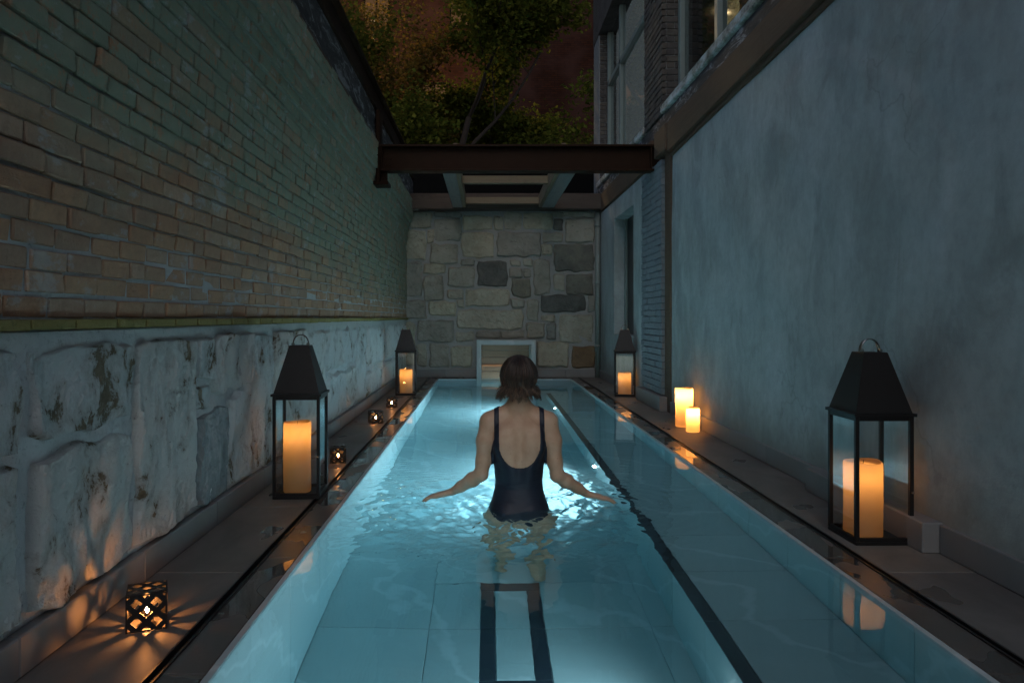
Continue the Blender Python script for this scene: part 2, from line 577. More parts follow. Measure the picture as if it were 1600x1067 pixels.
def mk_hair():
    n = NT('brown_hair_lighter_ends')
    P = n.obj()
    z = n.sep(P)[2]
    r = n.n('ShaderNodeNewGeometry').outputs['Random Per Island']
    e = n.math('MULTIPLY', n.math('SUBTRACT', .66, z), 6.0, True)
    col = n.mix(e, (.030, .017, .011), (.13, .085, .055))
    col = n.mix(1.0, col, n.ramp(r, [(0, (.4, .4, .4)), (.6, (1, 1, 1)), (1, (2.4, 2.25, 2.0))]), 'MULTIPLY')
    return n.done(n.pbr(col, .36, None, spec=.55))
M['hair'] = mk_hair()

def mk_leaf(name, c0, c1):
    n = NT(name)
    r = n.n('ShaderNodeNewGeometry').outputs['Random Per Island']
    col = n.mix(r, c0, c1)
    d = n.n('ShaderNodeBsdfDiffuse'); n.l(col, d.inputs[0])
    t = n.n('ShaderNodeBsdfTranslucent'); n.l(col, t.inputs[0])
    mx = n.n('ShaderNodeMixShader'); mx.inputs[0].default_value = .45
    n.l(d.outputs[0], mx.inputs[1]); n.l(t.outputs[0], mx.inputs[2])
    return n.done(mx)
M['leaf'] = mk_leaf('yellow_green_leaf', (.07, .10, .018), (.17, .165, .03))
M['leaf2'] = mk_leaf('autumn_leaf', (.09, .08, .02), (.22, .13, .035))
M['bark'] = mk_simple('dark_bark', (.06, .045, .035), .9, 0, .2, 14, .5, .8)
def mk_far_brick():
    n = NT('far_red_brick')
    P = n.pos()
    b = n.n('ShaderNodeTexBrick')
    m = n.n('ShaderNodeMapping'); n.l(P, m.inputs['Vector'])
    m.inputs['Rotation'].default_value = (R(-90), 0, 0)
    n.l(m.outputs[0], b.inputs['Vector'])
    n.val(b.inputs['Color1'], (.040, .014, .008)); n.val(b.inputs['Color2'], (.024, .009, .006)); n.val(b.inputs['Mortar'], (.014, .009, .007))
    b.inputs['Scale'].default_value = 1.0
    b.inputs['Brick Width'].default_value = .21
    b.inputs['Row Height'].default_value = .07
    b.inputs['Mortar Size'].default_value = .008
    col = n.mix(n.ramp(n.noise(P, .9, 5, .6), [(.35, .6), (.65, 0)]), b.outputs['Color'], (.06, .03, .025))
    return n.done(n.pbr(col, .95, n.bump(b.outputs['Fac'], -.5, .01), spec=.03))
M['far_brick'] = mk_far_brick()
def mk_ground():
    n = NT('dark_yard_ground')
    P = n.pos()
    col = n.mix(n.noise(P, .8, 6, .65), (.045, .042, .04), (.08, .075, .068))
    return n.done(n.pbr(col, .9, n.bump(n.noise(P, 20, 5), .4, .02), spec=.2))
M['ground'] = mk_ground()

# ------------------------------------------------------------------ dimensions (metres, deck top = 0)
XL, XR = -1.25, 1.85          # wall faces
SKL, SKR = -1.222, 1.826      # skirting faces
PL, PR = -0.7255, 1.325       # pool edges
PY0, PY1 = -1.1, 11.66        # pool length
FARY = 12.0
WATER = -0.012
FLOOR = -0.985
BENCH_X, BENCH_Z, BENCH_Y1 = 0.82, -0.46, 10.1
PITCH = 0.487

# ------------------------------------------------------------------ ground, basin, deck
g = 0.0
def ground_mesh():
    X = [-150, -2.2, 2.9, 150]
    Y = [-60, -1.9, 14.6, 300]
    v = [(x, y, -0.06) for y in Y for x in X]
    f = []
    for j in range(3):
        for i in range(3):
            if i == 1 and j == 1:
                continue
            a = j * 4 + i
            f.append((a, a + 1, a + 5, a + 4))
    return mesh_from('ground', v, f, M['ground'])
tag(link('ground', ground_mesh()), kind='structure')

pool = tag(multi_box('pool_basin', [
    (PL - .30, PR + .30, PY0 - .3, 14.2, -1.25, FLOOR - .0035),
    (PL - .30, PL - .022, PY0 - .3, PY1 + .28, FLOOR - .012, -.045),
    (PR + .022, PR + .30, PY0 - .3, PY1 + .28, FLOOR - .012, -.045),
    (PL - .022, PR + .022, PY0 - .3, PY0 - .022, FLOOR - .012, -.045),
    (PL - .022, -.135, PY1 + .022, PY1 + .28, FLOOR - .012, -.045),
    (.785, PR + .022, PY1 + .022, PY1 + .28, FLOOR - .012, -.045),
    (BENCH_X + .014, PR + .022, PY0 - .02, BENCH_Y1 - .014, FLOOR - .012, BENCH_Z - .012),
], M['grout']), kind='structure')

def tile_box(name, b, mat, parent, bevel=.0015):
    return box(name, b, mat, parent, bevel)
# floor tiles
cols = [PL + .001, -.244, .238, .72, BENCH_X + .014]
rows = [PY0]
y = 3.27 - 6 * .81
ys = []
while y < PY1 + .9:
    if y > PY0 + .1:
        ys.append(y)
    y += .81
ys = [PY0] + ys
GAP = .0016
DR = (-.022, .262, 2.825, 3.70)       # floor channel rectangle
def floor_tile(x0, x1, y0, y1):
    tile_box('floor_tile', (x0 + GAP, x1 - GAP, y0 + GAP, y1 - GAP, FLOOR - .012, FLOOR + random.uniform(-.0006, .0006)), M['tile'], pool)
def cut_rect(x0, x1, y0, y1, d):
    """split a tile around the drain rectangle"""
    dx0, dx1, dy0, dy1 = d
    if x1 <= dx0 or x0 >= dx1 or y1 <= dy0 or y0 >= dy1:
        return [(x0, x1, y0, y1)]
    out = []
    if y0 < dy0: out.append((x0, x1, y0, dy0))
    if y1 > dy1: out.append((x0, x1, dy1, y1))
    a, b = max(y0, dy0), min(y1, dy1)
    if x0 < dx0: out.append((x0, dx0, a, b))
    if x1 > dx1: out.append((dx1, x1, a, b))
    return out
for j in range(len(ys)):
    y0 = ys[j]
    y1 = ys[j + 1] if j + 1 < len(ys) else 13.2
    for i in range(4):
        for t in cut_rect(cols[i], cols[i + 1], y0, y1, DR):
            if t[1] - t[0] > .01 and t[3] - t[2] > .01:
                floor_tile(*t)
    if y1 > BENCH_Y1 + .05:
        floor_tile(cols[4], PR - .001, max(y0, BENCH_Y1), y1)
# dark channel frame in the floor
w = .066
dx0, dx1, dy0, dy1 = DR
for a, b in ((dy0, 2.892), (2.892, 3.27), (3.27, dy1 - w), ):
    if a == dy0: continue
    for x0, x1 in ((dx0, dx0 + w), (dx1 - w, dx1)):
        tile_box('channel_tile', (x0 + GAP, x1 - GAP, a + GAP, b - GAP, FLOOR - .012, FLOOR + .001), M['tile_dark'], pool)
    tile_box('floor_tile', (dx0 + w + GAP, dx1 - w - GAP, a + GAP, b - GAP, FLOOR - .012, FLOOR), M['tile'], pool)
tile_box('channel_tile', (dx0 + GAP, dx1 - GAP, dy1 - w + GAP, dy1 - GAP, FLOOR - .012, FLOOR + .001), M['tile_dark'], pool)
tile_box('channel_tile', (dx0 + GAP, dx1 - GAP, dy0 + GAP, 2.892 - GAP, FLOOR - .012, FLOOR + .001), M['tile_dark'], pool)
# side wall tiles, a deck-level edge on both sides
yy = 2.326 - 7 * PITCH
ycuts = [PY0]
while yy < PY1 - .1:
    if yy > PY0 + .1:
        ycuts.append(yy)
    yy += PITCH
ycuts.append(PY1)
for a, b in zip(ycuts[:-1], ycuts[1:]):
    tile_box('wall_tile', (PL - .020, PL + random.uniform(0, .0008), a + GAP, b - GAP, FLOOR, -.0015), M['tile'], pool)
    tile_box('wall_tile', (PR - random.uniform(0, .0008), PR + .020, a + GAP, b - GAP, FLOOR, -.0015), M['tile'], pool)
    if b < BENCH_Y1:
        tile_box('bench_face_tile', (BENCH_X - random.uniform(0, .0006), BENCH_X + .014, a + GAP, b - GAP, FLOOR + .001, BENCH_Z - .0132), M['tile'], pool)
        tile_box('nosing_tile', (BENCH_X - .004, BENCH_X + .055, a + GAP, b - GAP, BENCH_Z - .012, BENCH_Z), M['tile_dark'], pool)
        tile_box('bench_tile', (BENCH_X + .057, PR - .002, a + GAP, b - GAP, BENCH_Z - .012, BENCH_Z - .001), M['tile'], pool)
last = [a for a in ycuts if a < BENCH_Y1][-1]
tile_box('bench_face_tile', (BENCH_X, BENCH_X + .014, last + GAP, BENCH_Y1, FLOOR + .001, BENCH_Z - .0132), M['tile'], pool)
tile_box('nosing_tile', (BENCH_X - .004, BENCH_X + .055, last + GAP, BENCH_Y1, BENCH_Z - .012, BENCH_Z), M['tile_dark'], pool)
tile_box('bench_tile', (BENCH_X + .057, PR - .002, last + GAP, BENCH_Y1, BENCH_Z - .012, BENCH_Z - .001), M['tile'], pool)
tile_box('bench_face_tile', (BENCH_X + .0145, PR - .002, BENCH_Y1 - .014, BENCH_Y1 + .001, FLOOR + .001, BENCH_Z - .0132), M['tile'], pool)
# end walls
for x0, x1 in ((PL, -.43), (-.43, -.135), (.785, 1.05), (1.05, PR)):
    tile_box('wall_tile', (x0 + GAP, x1 - GAP, PY1, PY1 + .02, FLOOR, -.0015), M['tile'], pool)
for i in range(4):
    x0 = PL + (PR - PL) * i / 4
    tile_box('wall_tile', (x0 + GAP, x0 + (PR - PL) / 4 - GAP, PY0 - .02, PY0, FLOOR, -.0015), M['tile'], pool)

# deck
deck = tag(multi_box('deck', [
    (XL - .1, PL - .0235, PY0 - .6, FARY + .05, -.20, -.030),
    (PR + .0235, XR + .1, PY0 - .6, FARY + .05, -.20, -.030),
    (PL - .0235, -.137, PY1 + .0235, FARY + .05, -.20, -.030),
    (.787, PR + .0235, PY1 + .0235, FARY + .05, -.20, -.030),
    (PL - .0235, PR + .0235, PY0 - .6, PY0 - .0235, -.20, -.030)], M['grout']), kind='structure')
DP = PITCH * 2
SLL, SLR = -.880, 1.480
dcut = [PY0 - .6]
yy = 2.81 - 3 * DP
while yy < FARY - .1:
    if yy > dcut[0] + .1: dcut.append(yy)
    yy += DP
dcut.append(FARY)
for a, b in zip(dcut[:-1], dcut[1:]):
    j = lambda: random.uniform(-.0008, .0008)
    box('slab', (XL, SLL - .014, a + GAP, b - GAP, -.030, .0 + j()), M['deck'], deck, .003)
    box('slab', (SLR + .012, XR, a + GAP, b - GAP, -.030, .0 + j()), M['deck'], deck, .003)
    s = .18
    box('wet_slab', (SLL + .014, PL - .0215, a + s + GAP, min(b + s, FARY) - GAP, -.030, -.002 + j()), M['deck_wet'], deck, .003)
    box('wet_slab', (PR + .0215, SLR - .012, a + s + GAP, min(b + s, FARY) - GAP, -.030, -.002 + j()), M['deck_wet'], deck, .003)
for x0, x1 in ((PL - .02, -.137), (.787, PR + .02)):
    box('wet_slab', (x0, x1, PY1 + .0215, FARY, -.030, -.003), M['deck_wet'], deck, .003)
def slot(name, x, hw, label):
    o = tag(link(name, None, None, (x, 0, -.03)), label, 'drain')
    for s in (-1, 1):
        box('rim', (s * hw - .004, s * hw + .004, PY0 - .6, FARY - .001, 0, .0335), M['slot'], o, .001)
    box('channel', (-hw + .0042, hw - .0042, PY0 - .6, FARY - .001, .002, .018), M['slot'], o, .001)
    return o
slot('slot_drain', SLL, .0138, 'long black slot drain in the deck beside the rough stone base')
slot('slot_drain', SLR, .0118, 'long black slot drain in the deck beside the plaster wall')

# ------------------------------------------------------------------ left wall: rough stone base, painted brick, corbels
lw = thing('brick_wall', 'tall left wall of worn green painted brick on a rough limewashed stone base', 'wall', (XL, 6, 0))
LWO = Vector((XL, 6, 0))
LEDGE = .913
def lw_part(name, me):
    return link(name, me, lw, -LWO)

base_core = multi_box('stone_base', [(XL - .35, XL - .035, PY0 - .6, FARY + .3, -.03, LEDGE)], M['mortar_lime'], lw)
base_core.location = -LWO

def rough_stone(u0, u1, v0, v1, depth, res, seed, rough=.012, edge=.10, jag=.018):
    """a bulging hewn stone in (u,v), height w; returns verts (u,v,w) and faces"""
    nu = max(6, int((u1 - u0) / res)); nv = max(6, int((v1 - v0) / res))
    cu, cv = (u0 + u1) / 2, (v0 + v1) / 2
    hu, hv = (u1 - u0) / 2, (v1 - v0) / 2
    V = []
    for j in range(nv + 1):
        for i in range(nu + 1):
            s = -1 + 2 * i / nu; t = -1 + 2 * j / nv
            # round the corners a little
            k = 1 - .055 * (s * s) * (t * t)
            u = cu + hu * s * k; v = cv + hv * t * k
            e = max(abs(s), abs(t))
            p3 = Vector((u * 3.1 + seed, v * 3.1, seed * 1.7))
            jx = mnoise.noise(p3 * 2.3) * jag * e
            jy = mnoise.noise(p3 * 2.3 + Vector((9, 4, 2))) * jag * e
            du = (1 - abs(s)) * hu; dv = (1 - abs(t)) * hv
            d = min(du, dv)
            x = min(1.0, d / (edge * min(hu, hv) * 2))
            prof = math.sqrt(max(0.0, 1 - (1 - x) ** 2))
            f = mnoise.fractal(Vector((u * 5.5 + seed, v * 4.2, seed)), .8, 2.1, 5)
            rd = mnoise.ridged_multi_fractal(Vector((u * 2.6 + seed, v * 2.1, seed * .3)), .9, 2.1, 4, 1.0, 2.0)
            tq = (mnoise.fractal(Vector((u * 3.4 + seed, v * 3.0, seed * .7)), .9, 2.2, 5) + .15 * f) * 4.0
            fl = math.floor(tq); fr = min(1.0, max(0.0, (tq - fl - .43) / .14))
            terr = (fl + fr * fr * (3 - 2 * fr)) / 4.0
            fine = mnoise.noise(Vector((u * 38 + seed, v * 38, seed))) + .6 * mnoise.noise(Vector((u * 90 + seed, v * 90, seed)))
            rg = min(1.0, max(0.0, 4.0 * mnoise.noise(Vector((u * 4.3 + seed, v * 3.1, seed + 5.0))) + .15))
            h = -.012 + prof * (depth + rough * (.85 * terr + .12 * f) + (.0009 + .0032 * rg) * fine - .008 * rg)
            V.append((u + jx, v + jy, h))
    F = []
    for j in range(nv):
        for i in range(nu):
            a = j * (nu + 1) + i
            F.append((a, a + 1, a + nu + 2, a + nu + 1))
    return V, F

left_stones = [
    (1.1, 2.005, .60, .86, 0), (1.1, 1.99, .125, .575, 0), (2.055, 2.655, .60, .862, 0), (2.07, 2.65, .125, .565, 0),
    (2.69, 3.225, .125, .868, 0), (3.255, 3.425, .665, .85, 0), (3.255, 3.42, .55, .645, 0), (3.265, 3.625, .125, .53, 1),
    (3.45, 4.01, .60, .865, 0), (3.65, 4.01, .125, .57, 0), (4.04, 4.42, .125, .855, 0), (4.45, 5.22, .50, .868, 0),
    (4.45, 4.86, .125, .47, 0), (4.89, 5.22, .125, .465, 0), (5.26, 5.88, .125, .86, 0), (5.92, 6.55, .52, .865, 0), (5.92, 6.75, .125, .49, 0),
    (6.6, 7.3, .52, .86, 0), (6.8, 7.25, .125, .49, 0), (7.34, 7.9, .125, .865, 0), (7.95, 8.7, .42, .86, 0), (7.95, 8.45, .125, .39, 0),
    (8.5, 9.1, .125, .39, 0), (8.75, 9.4, .42, .865, 0), (9.15, 9.9, .125, .39, 0), (9.45, 10.2, .42, .86, 0), (9.95, 10.6, .125, .39, 0),
    (10.25, 11.0, .42, .865, 0), (10.65, 11.3, .125, .39, 0), (11.05, 11.95, .42, .86, 0), (11.35, 11.95, .125, .39, 0)]
for k, (y0, y1, z0, z1, kind) in enumerate(left_stones):
    near = y0 < 4.5
    V, F = rough_stone(y0 - .008, y1 + .008, z0 - .006, z1 + .006, 0.030 + random.uniform(-.003, .006), .0095 if near else .035, 3.7 * k + 1.3, .030, .03, .034)
    V = [(XL + h, u, v) for u, v, h in V]
    me = mesh_from('stone', V, F, M['blue_stone'] if kind else M['lime_stone'], False)
    o = link('stone', me, base_core)
    if kind: o['label'] = 'bluish slate stone'
# smeared mortar between the stones
def mortar_sheet():
    ny, nz = 760, 76
    V, F = [], []
    for j in range(nz + 1):
        for i in range(ny + 1):
            yv = 1.0 + (FARY - .02 - 1.0) * (i / ny) ** 1.5
            zv = .1 + (LEDGE - .104) * j / nz
            h = -.007 + .008 * mnoise.fractal(Vector((yv * 6, zv * 6, 2.2)), .8, 2, 4) + .0035 * mnoise.noise(Vector((yv * 40, zv * 40, .2)))
            V.append((XL + h, yv, zv))
    for j in range(nz):
        for i in range(ny):
            a = j * (ny + 1) + i
            F.append((a, a + 1, a + ny + 2, a + ny + 1))
    return mesh_from('mortar', V, F, M['mortar_lime'], True)
link('mortar', mortar_sheet(), base_core)
# skirting
def skirt(parent, off, x0, x1, ya, yb, top, start):
    cuts = [ya]
    yk = start
    while yk < yb - .05:
        if yk > ya + .05: cuts.append(yk)
        yk += PITCH * 1.5
    cuts.append(yb)
    for a, b in zip(cuts[:-1], cuts[1:]):
        box('skirting_block', (x0, x1, a + .0012, b - .0012, .001, top + random.uniform(-.001, .001)), M['skirt'], parent, .004, off)
skirt(lw, LWO, XL - .012, SKL, PY0 - .5, FARY - .025, .111, 2.71 - 4 * PITCH * 1.5)

# brickwork
brick_core = multi_box('brickwork', [(XL - .35, XL - .008, PY0 - .6, FARY + .3, LEDGE + .001, 2.25)] + [(XL - .35, XL + .004 + .024 * i, PY0 - .6, FARY + .3, (2.25, 2.315, 2.385, 2.46, 2.535)[i] + .0005 * (i > 0), (2.315, 2.385, 2.46, 2.535, 2.80)[i]) for i in range(5)], M['mortar_brick'], lw)
brick_core.location = -LWO
def brick_variants(L, H, D, mat, nvar=6, cham=.006, jit=.0035):
    out = []
    for k in range(nvar):
        bm = bmesh.new()
        vs = bm_box(bm, -D / 2, D / 2, -L / 2, L / 2, -H / 2, H / 2)
        for v in vs:
            v.co += Vector((random.uniform(-jit, jit) * .5, random.uniform(-jit, jit), random.uniform(-jit, jit)))
        out.append(bm_mesh(bm, 'brick', mat, cham))
    return out
CL, CH = .195, .0672
BR = []       # y,z centre, len, h, x-face
zc = LEDGE + .036
row = 0
def xface(z):
    if z < 2.235: return XL
    st = [2.325, 2.395, 2.47, 2.55]
    return XL + .012 + .024 * sum(1 for s in st if z > s - .02)
row_z = [LEDGE + .034 + CH * (i + .5) for i in range(19)]
row_z += [2.265 + .0705 * i + .02 for i in range(8)]
for ri, z in enumerate(row_z):
    y = .9 + (0 if ri % 2 else CL / 2) + random.uniform(-.03, .03)
    while y < FARY - .05:
        L = CL + random.uniform(-.012, .012)
        if random.random() < .10: L *= random.choice((.55, 1.5))
        y1 = min(y + L, FARY - .01)
        BR.append((y, y1, z))
        y = y1
def brick_dims(b):
    y, y1, z = b
    L = y1 - y - random.uniform(.007, .012)
    H = (CH if z < 2.25 else .0705) - random.uniform(.006, .011)
    x = xface(z) + random.uniform(-.005, .005) + .005 * math.sin(z * 173.1)
    return (y + y1) / 2, z + random.uniform(-.0025, .0025), L, H, x
def px_area(b):
    yc = (b[0] + b[1]) / 2
    pxx = 758 - 1178 * 1.25 / yc
    pyy = 496 - (b[2] - .95) * 1178 / yc
    if pxx < -40 or pyy < -30: return 0
    return (1.25 * (1 / b[0] - 1 / b[1])) * (.06 / yc)
BR.sort(key=lambda b: -px_area(b))
unit_bricks = []
for k in range(10):
    bm = bmesh.new()
    vs = bm_box(bm, -.5, .5, -.5, .5, -.5, .5)
    for v in vs:
        v.co.y += random.uniform(-.012, .012); v.co.z += random.uniform(-.05, .05); v.co.x += random.uniform(-.06, .06)
    bmesh.ops.bevel(bm, geom=bm.edges[:], offset=.075, segments=1, affect='EDGES')
    for v in bm.verts:                                   # even chamfer once scaled to brick size
        v.co.y = math.copysign(.5 - (.5 - abs(v.co.y)) * .36, v.co.y)
    unit_bricks.append(bm_mesh(bm, 'brick', M['brick']))
BD = .05
for b in BR[:300]:
    yc, z, L, H, x = brick_dims(b)
    link('brick', random.choice(unit_bricks), brick_core, (x - BD / 2 + (.001 if z < 1.32 else .008), yc, z),
         (random.uniform(-.008, .008), random.uniform(-.05, .13), random.uniform(-.014, .014)), (BD, L, H))
uv = [np.array([v.co[:] for v in m.vertices]) for m in unit_bricks]
uf = [[tuple(p.vertices) for p in m.polygons] for m in unit_bricks]
def joined_bricks(name, blist, dims, mat, bd, parent):
    V, F, o = [], [], 0
    for b in blist:
        yc, z, L, H, x = dims(b)
        k = random.randrange(10)
        p = uv[k] * np.array([bd, L, H])
        t = random.uniform(-.05, .13)
        p[:, 0] += p[:, 2] * t
        p += np.array([x - bd / 2 + (.001 if z < 1.32 else .008), yc, z])
        V.append(p)
        F.extend([tuple(i + o for i in f) for f in uf[k]])
        o += len(p)
    return link(name, mesh_from(name, np.concatenate(V), F, mat), parent)
rest = joined_bricks('brickwork_rest', BR[300:], brick_dims, M['brick'], BD, brick_core)
rest['kind'] = 'stuff'
# mossy yellow course on the ledge
y = .9
while y < FARY - .05:
    L = .235 + random.uniform(-.03, .03)
    link('brick', random.choice(unit_bricks), brick_core, (XL + .002, min(y + L / 2, FARY - .13), LEDGE + .0165), (0, random.uniform(-.05, .05), 0),
         (.052, L - .012, .031 + random.uniform(-.002, .002)))
    y += L
yb = [m.copy() for m in unit_bricks[:4]]
for m in yb:
    m.materials.clear(); m.materials.append(M['yellow_brick'])
for o in brick_core.children:
    if abs(o.location.z - (LEDGE + .0165)) < 1e-4:
        o.data = random.choice(yb)
# bead moulding under the corbels
bead = []
v, f = tube([(XL + .008, yy, 2.232 + .002 * math.sin(yy * 3)) for yy in np.linspace(.9, FARY - .01, 60)], .013, 8)
lw_part('bead_moulding', mesh_from('bead_moulding', v, f, M['brick'], True))
box('parapet', (XL - .3, XL + .075, PY0 - .6, FARY + .3, 2.801, 3.17), M['parge'], lw, .01, LWO)
box('ledge_board', (XL + .03, XL + .115, PY0 - .6, 7.9, 2.79, 2.815), M['timber'], lw, .004, LWO)
pst = thing('steel_channel', 'brown steel channel running along the top of the left parapet', 'steel channel', (XL, 6, 3.171))
PO = (XL, 6, 3.171)
box('web', (XL + .03, XL + .045, PY0 - .6, FARY + .3, 3.195, 3.43), M['steel'], pst, .003, PO)
box('flange', (XL - .02, XL + .10, PY0 - .6, FARY + .3, 3.171, 3.1945), M['steel'], pst, .003, PO)
box('flange', (XL - .02, XL + .10, PY0 - .6, FARY + .3, 3.4305, 3.455), M['steel'], pst, .003, PO)

# ------------------------------------------------------------------ far wall of hewn stone with portal
fw = thing('stone_wall', 'end wall of hewn tan and dark stones in wide grey mortar', 'wall', (0, FARY, 0))
FO = Vector((0, FARY, 0))
core = multi_box('mortar', [(XL - .2, -.132, FARY + .015, FARY + .4, -.03, 2.9), (.782, XR + .3, FARY + .015, FARY + .4, -.03, 2.9),
                            (-.1319, .7819, FARY + .0151, FARY + .4, .602, 2.9)], M['mortar_far'], fw)
core.location = -FO
def mf():
    nx, nz = 110, 110
    V, F = [], []
    for j in range(nz + 1):
        for i in range(nx + 1):
            xv = XL + (XR - XL) * i / nx; zv = .0 + 2.9 * j / nz
            h = .008 * mnoise.fractal(Vector((xv * 6, zv * 6, 8.2)), .8, 2, 4)
            V.append((xv, FARY + .004 - h, zv))
    for j in range(nz):
        for i in range(nx):
            xa, za = XL + (XR - XL) * (i + .5) / nx, 2.9 * (j + .5) / nz
            if -.12 < xa < .77 and za < .59: continue
            a = j * (nx + 1) + i
            F.append((a, a + nx + 1, a + nx + 2, a + 1))
    return mesh_from('mortar', V, F, M['mortar_far'], True)
link('mortar_face', mf(), core)
far_rects = [
    (10,45,50,140,'d'),(60,45,190,140,'g'),(205,85,365,215,'y'),(200,45,365,75,'g'),(375,65,550,150,'y'),(560,70,610,150,'y'),(620,50,725,150,'y'),
    (735,50,905,150,'y'),(915,85,970,150,'d'),(980,85,1160,225,'y'),(915,45,1160,75,'g'),(15,150,155,325,'y'),(165,150,200,225,'g'),(180,235,345,350,'y'),
    (365,165,560,315,'y'),(575,165,840,310,'y'),(850,165,965,225,'g'),(845,235,905,300,'g'),(915,235,1155,395,'d'),(360,325,445,360,'g'),(20,340,130,540,'g'),
    (140,350,270,410,'g'),(140,420,260,570,'y'),(280,372,445,488,'y'),(460,335,640,485,'d'),(655,330,720,365,'g'),(728,322,785,362,'g'),(650,375,725,435,'g'),
    (735,375,782,430,'g'),(665,440,780,550,'d'),(795,325,895,535,'y'),(910,415,980,510,'y'),(990,415,1150,535,'d'),(285,505,380,560,'g'),(390,502,650,605,'y'),
    (660,562,740,612,'g'),(20,570,160,680,'g'),(175,580,335,660,'y'),(345,565,382,610,'g'),(340,625,735,740,'y'),(755,565,825,690,'y'),(840,540,1105,638,'d'),
    (1118,545,1158,638,'g'),(100,685,320,815,'y'),(330,755,440,815,'g'),(455,750,595,795,'g'),(602,750,740,795,'g'),(755,702,860,795,'g'),(835,655,925,692,'g'),
    (870,702,930,800,'g'),(945,655,1150,820,'y'),(100,830,160,960,'g'),(175,828,292,965,'y'),(302,840,430,965,'y'),(815,815,1005,965,'y'),(1022,840,1160,968,'r'),(20,700,88,960,'g')]
fm = {'y': M['sandstone'], 'g': M['graystone'], 'd': M['darkstone'], 'r': M['rust_stone']}
for k, (a, b, c, d, t) in enumerate(far_rects):
    # the survey of the wall: 3.81 units per 1/98.17 m
    x0 = (625 + a / 3.81 - 758) * 12 / 1178; x1 = (625 + c / 3.81 - 758) * 12 / 1178
    z1 = .95 - (320 + b / 3.81 - 496) * 12 / 1178; z0 = .95 - (320 + d / 3.81 - 496) * 12 / 1178
    if z0 < .14: z0 = .145
    gpx = -.007
    V, F = rough_stone(x0 + gpx, x1 - gpx, z0 + gpx, z1 - gpx, .030 + random.uniform(0, .014), .022, 5.1 * k, .022, .06, .030)
    V = [(u, FARY - .004 - h, v) for u, v, h in V]
    link('stone', mesh_from('stone', V, [q[::-1] for q in F], fm[t], False), core)
for x0, x1 in ((XL + .03, -.62), (-.618, -.135), (.785, 1.27), (1.272, XR - .03)):
    box('skirting_block', (x0, x1, FARY - .035, FARY + .012, .001, .125), M['skirt'], fw, .004, FO)
# portal: pale frame over water that runs on inside
port = thing('pool_portal', 'pale framed opening over the water at the far end wall', 'portal', (.327, PY1, WATER))
QO = Vector((.327, PY1, WATER))
box('jamb', (-.132, -.062, PY1 - .0, FARY + .5, FLOOR + .01, .60), M['tile'], port, .004, QO)
box('jamb', (.712, .782, PY1 - .0, FARY + .5, FLOOR + .01, .60), M['tile'], port, .004, QO)
box('lintel', (-.0615, .7115, PY1 - .0, FARY + .5, .525, .60), M['tile'], port, .004, QO)
nb_ = 7
for i in range(nb_):
    z0 = -.25 + i * .78 / nb_
    box('plank', (-.061, .711, 12.20 + random.uniform(-.004, .004), 12.23, z0 + .002, z0 + .78 / nb_ - .002), M['portal_wood'], port, .003, QO)
box('light_strip', (-.05, .70, 12.175, 12.194, .17, .178), M['warm_strip'], port, .001, QO)
box('back_wall', (-.13, .78, 12.74, 12.80, FLOOR, .6), M['tile'], port, .003, QO)
box('soffit', (-.13, .78, FARY + .501, 12.739, .53, .6), M['portal_wood'], port, .003, QO)
for x0, x1 in ((-.131, -.061), (.711, .781)):
    box('side_wall', (x0, x1, FARY + .5015, 12.7395, FLOOR, .529), M['tile'], port, .003, QO)

# ------------------------------------------------------------------ right wall: trowelled plaster, painted brick pier
rw = thing('plaster_wall', 'long right wall of blotchy trowelled grey plaster', 'wall', (XR, 3, 0))
RO = Vector((XR, 3, 0))
def plaster_sheet(y0, y1, z1f, ny, nz, x=XR, amp=.006, arch=True):
    V, F = [], []
    for j in range(nz + 1):
        for i in range(ny + 1):
            yv = y0 + (y1 - y0) * i / ny
            zv = -.02 + (z1f + .02) * j / nz
            h = amp * mnoise.fractal(Vector((yv * 1.3, zv * 1.3, 4.4)), .9, 2, 4)
            if arch:
                # raised skim patch with a ragged arched upper edge
                rr = 2.42 - .55 * ((yv - 4.35) / 1.15) ** 2 + .03 * mnoise.noise(Vector((yv * 5, 0, 1)))
                if 3.0 < yv < 5.7:
                    h += .007 * max(0.0, min(1.0, (rr - zv) / .02))
                else:
                    h += .007 * max(0.0, min(1.0, (rr - zv) / .6))
            V.append((x - h, yv, zv))
    for j in range(nz):
        for i in range(ny):
            a = j * (ny + 1) + i
            F.append((a, a + ny + 1, a + ny + 2, a + 1))
    return mesh_from('plaster', V, F, M['plaster'], True)
pl = link('plaster', plaster_sheet(PY0 - .6, 7.46, 2.86, 260, 110), rw, -RO)
box('core', (XR + .02, XR + .35, PY0 - .6, 7.46, -.03, 2.87), M['plaster'], rw, .002, RO)
skirt(rw, RO, SKR, XR + .01, PY0 - .5, 3.03, .120, 2.45 - 5 * PITCH * 1.5)
skirt(rw, RO, SKR - .066, XR + .01, 3.0325, 4.15, .124, 3.6)
skirt(rw, RO, SKR, XR + .01, 4.1525, 7.44, .120, 4.9)
